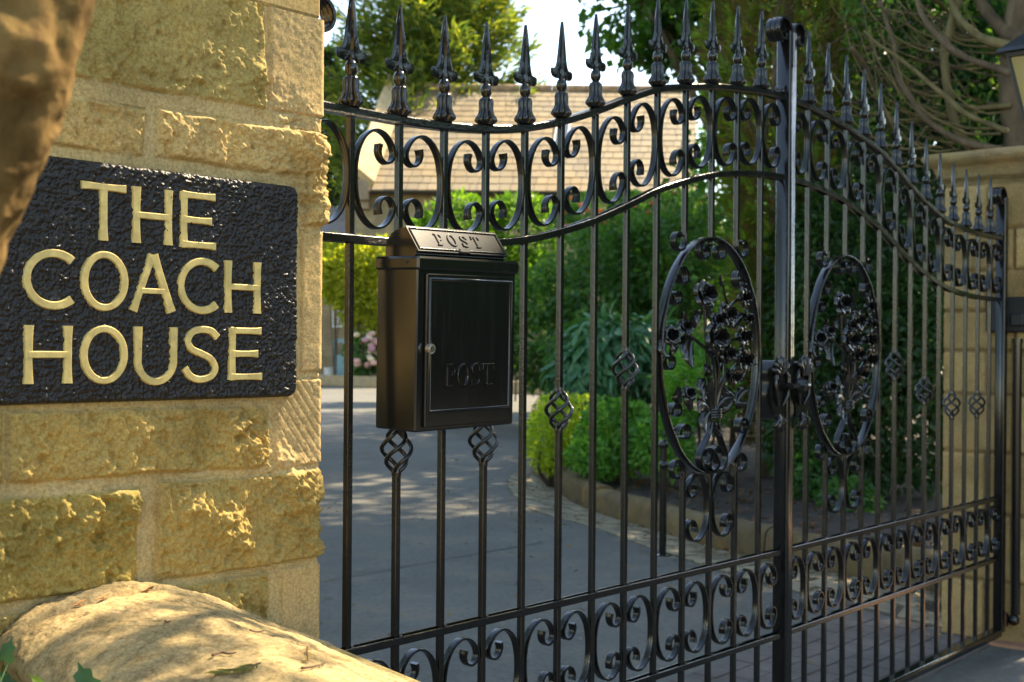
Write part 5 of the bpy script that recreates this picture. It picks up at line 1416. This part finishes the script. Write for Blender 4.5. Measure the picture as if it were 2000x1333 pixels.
bushy("feathery_shrub", "yellow green feathery shrub seen through the oval panel", "shrub", [pell(1370, 760, 9.6, 80, 70, .3), pell(1340, 720, 10.2, 60, 55, .3), pell(1440, 700, 10, 60, 80, .3)], 4200, .085, .018, PRG, 59, -.2, stems=9, gscale=4)
YEL = leaf_mat("sunlit_hedge_leaf", [(.20, .24, .02), (.30, .32, .03), (.42, .42, .05)], .55)
bushy("sunlit_hedge", "yellow green sunlit hedge beside the letterbox in front of the cottage", "hedge", [pell(705, 560, 34.6, 50, 90, .9), pell(655, 540, 35, 36, 55, .8), pell(760, 590, 34.4, 60, 120, .9), pell(650, 500, 36, 30, 40, .8)], 8000, .18, .11, YEL, 60, .0, stems=8, gscale=1.2)
hy = bushy("hydrangea_bush", "bush of pink and white flower heads at the foot of the yellow green hedge", "flowering shrub", [pell(708, 690, 33.9, 34, 42, .5), pell(760, 700, 33.9, 40, 40, .5)], 2400, .14, .09, MID, 63, .1, stems=6, gscale=2)
PNK = leaf_mat("pink_bloom", [(.62, .30, .36), (.70, .55, .55), (.55, .28, .42), (.72, .62, .52)], .3)
b = MB(); P, O = blob([pell(708, 680, 33.4, 30, 38, .4), pell(755, 690, 33.4, 36, 36, .4)], 34, np.random.default_rng(15), 4)
for p in P: b.sphere(p - np.array(hy.location), .10, 8, 6, (1, 1, .75))
o = b.build("blooms", PNK, hy, 180); o["kind"] = "stuff"
bushy("low_ground_shrub", "small leafy clump on the dark soil just behind the stone kerb", "shrub", [pell(1590, 930, 8.3, 60, 60, .25), pell(1660, 980, 7.8, 50, 40, .22)], 900, .075, .042, MID, 64, .2, stems=5, zmin=.12)

# ------------------------------------------------------------------ lantern, gate hardware
ztop_p = ZCT
lt = thing("pillar_lantern", "black four sided lantern with a hipped lid standing on the right pillar cap", "lantern", tuple(PR.pt(.27, -DEP * .42 + .085, ztop_p - .004)), PR.rot)
LM = simple("lantern_black", (.018, .02, .022), .35)
put = lambda b, name, parent=None, sm=30, m=LM: b.build(name, m, parent or lt, sm)
def frus(b, z0, h0, z1, h1):
    v = [(x * h, y * h, z) for z, h in ((z0, h0), (z1, h1)) for x, y in ((-1, -1), (1, -1), (1, 1), (-1, 1))]
    b.add(v, [(3, 2, 1, 0), (4, 5, 6, 7), (0, 1, 5, 4), (1, 2, 6, 5), (2, 3, 7, 6), (3, 0, 4, 7)])
bz = MB(); frus(bz, 0, .10, .03, .085); frus(bz, .03, .03, .12, .03); frus(bz, .12, .075, .14, .08); put(bz, "pedestal")
LZ0, LZ1 = .14, .40
fr_ = MB()
for x, y in ((-1, -1), (1, -1), (1, 1), (-1, 1)): fr_.tube([(x * .075, y * .075, LZ0), (x * .125, y * .125, LZ1)], .0075, 6)
frus(fr_, LZ1 - .004, .132, LZ1 + .012, .135); put(fr_, "frame")
lg, nt, bs = mat("reflection_tinted_glass"); bs.inputs["Base Color"].default_value = (.50, .40, .16, 1); bs.inputs["Roughness"].default_value = .10; bs.inputs["Transmission Weight"].default_value = .35  # amber base colour stands in for the reflection on the panes
pg = MB()
for k in range(4):
    a = k * math.pi / 2; c_, s_ = math.cos(a), math.sin(a)
    rt_ = lambda x, y, z: (x * c_ - y * s_, x * s_ + y * c_, z)
    pg.add([rt_(-.070, -.073, LZ0 + .004), rt_(.070, -.073, LZ0 + .004), rt_(.118, -.122, LZ1 - .006), rt_(-.118, -.122, LZ1 - .006), rt_(-.070, -.070, LZ0 + .004), rt_(.070, -.070, LZ0 + .004), rt_(.118, -.119, LZ1 - .006), rt_(-.118, -.119, LZ1 - .006)], [(0, 1, 2, 3), (7, 6, 5, 4), (0, 4, 5, 1), (1, 5, 6, 2), (2, 6, 7, 3), (3, 7, 4, 0)])
o = put(pg, "pane", None, None, lg)
rf_ = MB(); frus(rf_, LZ1 + .012, .165, LZ1 + .03, .15); frus(rf_, LZ1 + .03, .15, LZ1 + .13, .04); frus(rf_, LZ1 + .13, .045, LZ1 + .15, .03); rf_.sphere((0, 0, LZ1 + .17), .02, 10, 6); put(rf_, "lid")
# bracket, closer tube and lower hinge at the right pillar
hg = thing("gate_closer", "black gate closer housing fixed between the far hinge stile and the right pillar", "gate closer", tuple(PR.pt(0, -.1, 0)), GR.rot); hgl = np.array(hg.location)
eg = [GR.u, -GR.n, R3(0, 0, 1)]; Rinv = np.array(Matrix.Rotation(-GR.rot, 3, 'Z'))
def hw(s, q, z): return Rinv @ (GR.pt(s, q, z) - hgl)
z5, z6 = GR.hit(1975, 650)[1], GR.hit(1975, 582)[1]
b = MB().box(hw(.044, .01, (z5 + z6) / 2), (.045, .16, z6 - z5), None, .006); b.box(hw(.028, .055, (z5 + z6) / 2 - .02), (.05, .05, .05), None, .006); b.build("housing", simple("matte_black_plastic", (.010, .010, .0105), .55), hg, 30)
z7, z8 = GR.hit(1980, 1188)[1], GR.hit(1980, 668)[1]
b = MB().tube([hw(.048, .045, z7), hw(.048, .045, z8)], .017, 14); b.tube([hw(.048, .045, z8 - .005), hw(.048, .045, z8 + .012)], .02, 14); b.build("closer_tube", BOXM, hg, 40)
b = MB().tube([hw(.0, .0, .10), hw(.052, .0, .10)], .016, 12); b.tube([hw(.028, .0, .075), hw(.028, 0, .125)], .024, 14); b.sphere(hw(.045, .04, .10), .022, 12, 8); b.build("lower_hinge", IRON, hg, 40)
# short black post on the setts behind the gate
pp = at_ground(1294, 1086); ps = thing("short_post", "short black post with a side arm standing on the setts behind the gate", "post", tuple(pp)); zp = (1086 - 872) * pp[1] / F
b = MB().tube([(0, 0, 0), (0, 0, zp)], .020, 14); b.sphere((0, 0, zp + .008), .028, 12, 8); b.build("pole", IRON, ps, 40)
b = MB().tube([(0, 0, zp - .10), (.14, -.02, zp - .105)], .012, 10); b.sphere((0, -.02, zp - .10), .026, 10, 6); b.build("side_arm", IRON, ps, 40)
b = MB().lathe([(.001, 0), (.05, 0), (.05, .008), (.024, .012), (.001, .013)], (0, 0, 0), 16); b.build("base_plate", IRON, ps, 40)

# ------------------------------------------------------------------ tree in the foreground at the left edge
YF = .78
def fpt(x, y, Y=YF): return at(x, y, Y)
ft = thing("foreground_tree", "blurred gnarled tree trunk leaning in front of the sign at the left edge", "tree", (fpt(-700, 700)[0] - .25, YF, 0)); fl0 = np.array(ft.location)
RT = .085
edge_ = [(205, -260), (152, 0), (130, 100), (98, 195), (64, 275), (26, 358), (-22, 462), (-110, 660), (-250, 960)]
E2 = np.array([fpt(x, y) for x, y in edge_]); T_ = np.gradient(E2, axis=0); T_ = unit(T_)
nl_ = np.stack([T_[:, 2], 0 * T_[:, 0], -T_[:, 0]], 1); nl_ = np.where(nl_[:, :1] > 0, -nl_, nl_)
C_ = E2 + nl_ * RT
C_ = np.concatenate([[C_[0] + R3(.10, .02, .55), C_[0] + R3(.05, .0, .25)], C_, [C_[-1] + R3(-.10, .02, -.35), R3(C_[-1][0] - .15, YF + .02, -.03)]])
CP = smooth_path(C_, 400)
ang = np.linspace(0, 2 * math.pi, 120, endpoint=False)
T_ = unit(np.gradient(CP, axis=0)); a_ = unit(np.cross(T_, R3(0, 1, 0))); b_ = np.cross(T_, a_)
Rg = RT * np.interp(np.arange(400), [0, 330, 399], [1, 1.05, 1.6])
dirs = np.cos(ang)[None, :, None] * a_[:, None] + np.sin(ang)[None, :, None] * b_[:, None]
V = CP[:, None] + dirs * Rg[:, None, None]
tw = np.stack([V[:, :, 0] * 22 + V[:, :, 2] * 8, V[:, :, 1] * 22, V[:, :, 2] * 10 - V[:, :, 0] * 3], -1).reshape(-1, 3)
dsp = .0045 * fbm(tw, 4, 301, .55) + .004 * (1 - np.abs(fbm(tw * 1.7, 3, 305)) * 2)
V = V + dirs * dsp.reshape(400, 120, 1)
for (kx, ky, kr, kd) in ((25, 105, .013, .022), (60, 238, .006, .010), (45, 285, .006, .010), (110, 60, .008, .008)):
    k0 = fpt(kx, ky, YF - RT * .9); d2 = ((V - k0) * R3(1, .4, .8)); d2 = (d2 ** 2).sum(-1) / kr ** 2
    V = V - dirs * (kd * np.exp(-d2 ** 1.5))[:, :, None] + dirs * (kd * .25 * np.exp(-((np.sqrt(d2) - 1.5) / .4) ** 2))[:, :, None]
b = MB().rings(V - fl0)
FB, nt, bs = mat("gnarled_bark")
c = ramp(nt, noise(nt, 22, 6, .65, stretch=(1, 1, .5)), [(.28, (.045, .026, .008)), (.45, (.12, .072, .024)), (.60, (.21, .13, .045)), (.75, (.16, .085, .034))])
k_ = ramp(nt, noise(nt, 9, 4), [(.56, (0, 0, 0)), (.7, (.7, .7, .7))]); c = mixc(nt, k_, c, (.11, .10, .035))
nt.links.new(c, bs.inputs["Base Color"]); bs.inputs["Roughness"].default_value = .95; bs.inputs["Specular IOR Level"].default_value = .08; bump(nt, bs, noise(nt, 130, 5), .5, .004)
b.build("trunk", FB, ft, 180)
g = np.random.default_rng(91)
top_ = C_[0]
P, O = blob([(tuple(top_ + R3(-.2, .1, 1.2)), (.7, .6, .5)), (tuple(top_ + R3(.25, -.3, 1.5)), (.6, .6, .45))], 2600, g, 1.5, 2.5, -.2, 92)
b = MB(); add_leaves(b, P - fl0, O + g.normal(size=P.shape) * .8, R3(0, 0, 1) + g.normal(size=P.shape) * .5, .06, .04); b.build("crown", PRG, ft)
b = MB()
for k in range(7):
    d = g.normal(size=3) * R3(.5, .4, .2) + R3(0, 0, 1.1); b.tube(smooth_path([top_ - fl0, top_ + d * .5 + R3(.03, 0, 0) - fl0, top_ + d * 1.3 - fl0], 12), np.linspace(.05, .008, 12), 8)
b.build("branch", FB, ft, 180)

# ------------------------------------------------------------------ debris and ivy on the coping
cpv = flt; cpx = 1000 + F * cpv[:, 0] / cpv[:, 1] + ROLL * F * (cpv[:, 2] - EYE) / cpv[:, 1]; cpy = YC - F * (cpv[:, 2] - EYE) / cpv[:, 1] + ROLL * F * cpv[:, 0] / cpv[:, 1]
def cop_at(x, y, up=.002):
    d = (cpx - x) ** 2 + (cpy - y) ** 2; i = np.argsort(d)[:6]; j = i[np.argmin(cpv[i, 1])]; return cpv[j] + R3(0, 0, up)
TWM = simple("twig_brown", (.10, .055, .03), .85, 0, .4, 60)
def twig(pts, r, label, cat="twig", name="twig", m=TWM, up=.003):
    P = np.array([cop_at(x, y, up) for x, y in pts]); P = smooth_path(P, 16)
    o = MB().tube(P, np.linspace(r, r * .55, 16), 6).build(name, m, None, 180); return tag(o, label, cat)
twig([(415, 1284), (432, 1278), (448, 1280), (461, 1278)], .0016, "thick dark brown twig on the coping nearest the conifer sprig")
twig([(590, 1310), (606, 1307), (620, 1303), (635, 1300)], .0016, "brown twig low on the right slope of the coping")
twig([(488, 1234), (500, 1237), (515, 1236)], .0011, "small brown twig highest on the right slope of the coping")
twig([(322, 1215), (328, 1218), (334, 1217)], .0014, "tiny brown twig near the crest of the coping", up=.002)
twig([(582, 1262), (594, 1265), (604, 1270)], .0009, "thin yellowish straw lying beside the gate edge of the coping", "straw", "straw", simple("straw", (.42, .27, .10), .8))
RUST = simple("dry_bract", (.40, .19, .055), .8)
for (x, y, lab) in ((197, 1170, "orange brown bract lying in the mortar seam of the coping"), (150, 1186, "yellow seed husk left of the orange bract on the coping"), (284, 1152, "curled dry stem along the seam at the coping crest")):
    p = cop_at(x, y, .003); b = MB(); d = R3(.8, .5, .1); P, D_ = np.array([p - d * .008, p - d * .002 + R3(0, .003, .001)]), np.array([d, d + R3(-.2, .3, .2)])
    add_leaves2(b, P, D_, np.tile(R3(0, 0, 1), (2, 1)), .018, .006, .3, .1); o = b.build("dry_bract", RUST, None, 180); tag(o, lab, "dry bract")
SPR = leaf_mat("fresh_sprig", [(.08, .13, .02), (.13, .17, .03), (.20, .18, .04)], .35)
def sprig(pts, n, ln, label, m, stemr=.0011):
    P = smooth_path([cop_at(x, y, .004) for x, y in pts], 24); t = thing("conifer_sprig", label, "sprig", tuple(P[0]))
    MB().tube(P - P[0], np.linspace(stemr, stemr * .5, 24), 6).build("stem", TWM, t, 180)
    g = np.random.default_rng(n); k = g.integers(2, 22, n); T_ = unit(np.gradient(P, axis=0))[k]; sd = np.where(g.random(n) < .5, -1, 1)[:, None]
    S_ = unit(np.cross(T_, R3(0, 0, 1))) * sd; b = MB(); add_leaves(b, P[k] - P[0], T_ * .8 + S_ * g.uniform(.4, 1.1, (n, 1)) + R3(0, 0, .12), np.tile(R3(0, 0, 1), (n, 1)), ln * g.uniform(.5, 1.2, n), ln * .14, .1)
    b.build("needles", m, t)
sprig([(506, 1300), (480, 1309), (455, 1315), (418, 1316)], 90, .016, "green conifer sprig with a brown stalk lying low on the coping", SPR)
sprig([(600, 1270), (599, 1282), (601, 1295)], 34, .010, "pale straw coloured conifer tip standing up near the right edge of the coping", leaf_mat("dry_tip", [(.42, .30, .10), (.36, .26, .10)], .3))
IVM = leaf_mat("ivy_leaf", [(.05, .12, .04), (.07, .15, .05)], .35, .4); IVY = leaf_mat("young_leaf", [(.22, .33, .03), (.26, .36, .04)], .5, .4)
iv0 = cop_at(60, 1320, -.05); iv = thing("ivy_shoot", "ivy shoot with green and yellow green leaves at the bottom left edge of the coping", "ivy", tuple(iv0 + R3(-.05, -.05, -.1)))
il = np.array(iv.location)
def ivy(px_, d, nrm, ln, wd__, m):
    p = np.array(px_) - il; b = MB(); d = unit(np.array(d, float)); nrm = np.array(nrm, float); s_ = unit(np.cross(d, nrm)); nrm = np.cross(s_, d)
    out = np.array([(0, 0), (.42, -.06), (.50, .16), (.30, .34), (.33, .62), (.10, .72), (0, 1.0), (-.10, .72), (-.33, .62), (-.30, .34), (-.50, .16), (-.42, -.06)])
    V = p + out[:, :1] * s_ * wd__ + out[:, 1:] * d * ln + nrm * (np.abs(out[:, :1]) * wd__ * .30 - out[:, 1:] ** 2 * ln * .15)
    V = np.concatenate([V, [p + d * ln * .35]]); b.add(V, None, [(12, k, (k + 1) % 12) for k in range(12)]); b.build("leaf", m, iv, 180)
    MB().tube(smooth_path([p, (p + R3(.0, .01, -.01)), R3(0, 0, .05) + .3 * p], 10), .0013, 6).build("stalk", IVM, iv, 180)
def near(x, y, dy=.06): return at(x, y, cop_at(min(max(x, 10), 300), min(y, 1330), 0)[1] - dy)
ivy(near(172, 1350), (-.35, .1, .9), (.3, -.8, .4), .034, .030, IVM)
ivy(near(92, 1350), (-.8, .1, .75), (.2, -.5, .8), .032, .014, IVY)
ivy(near(6, 1290), (.3, .2, .9), (.4, -.7, .3), .03, .024, IVM)
ivy(near(20, 1352), (-.5, .1, .8), (.4, -.8, .3), .034, .026, IVM)
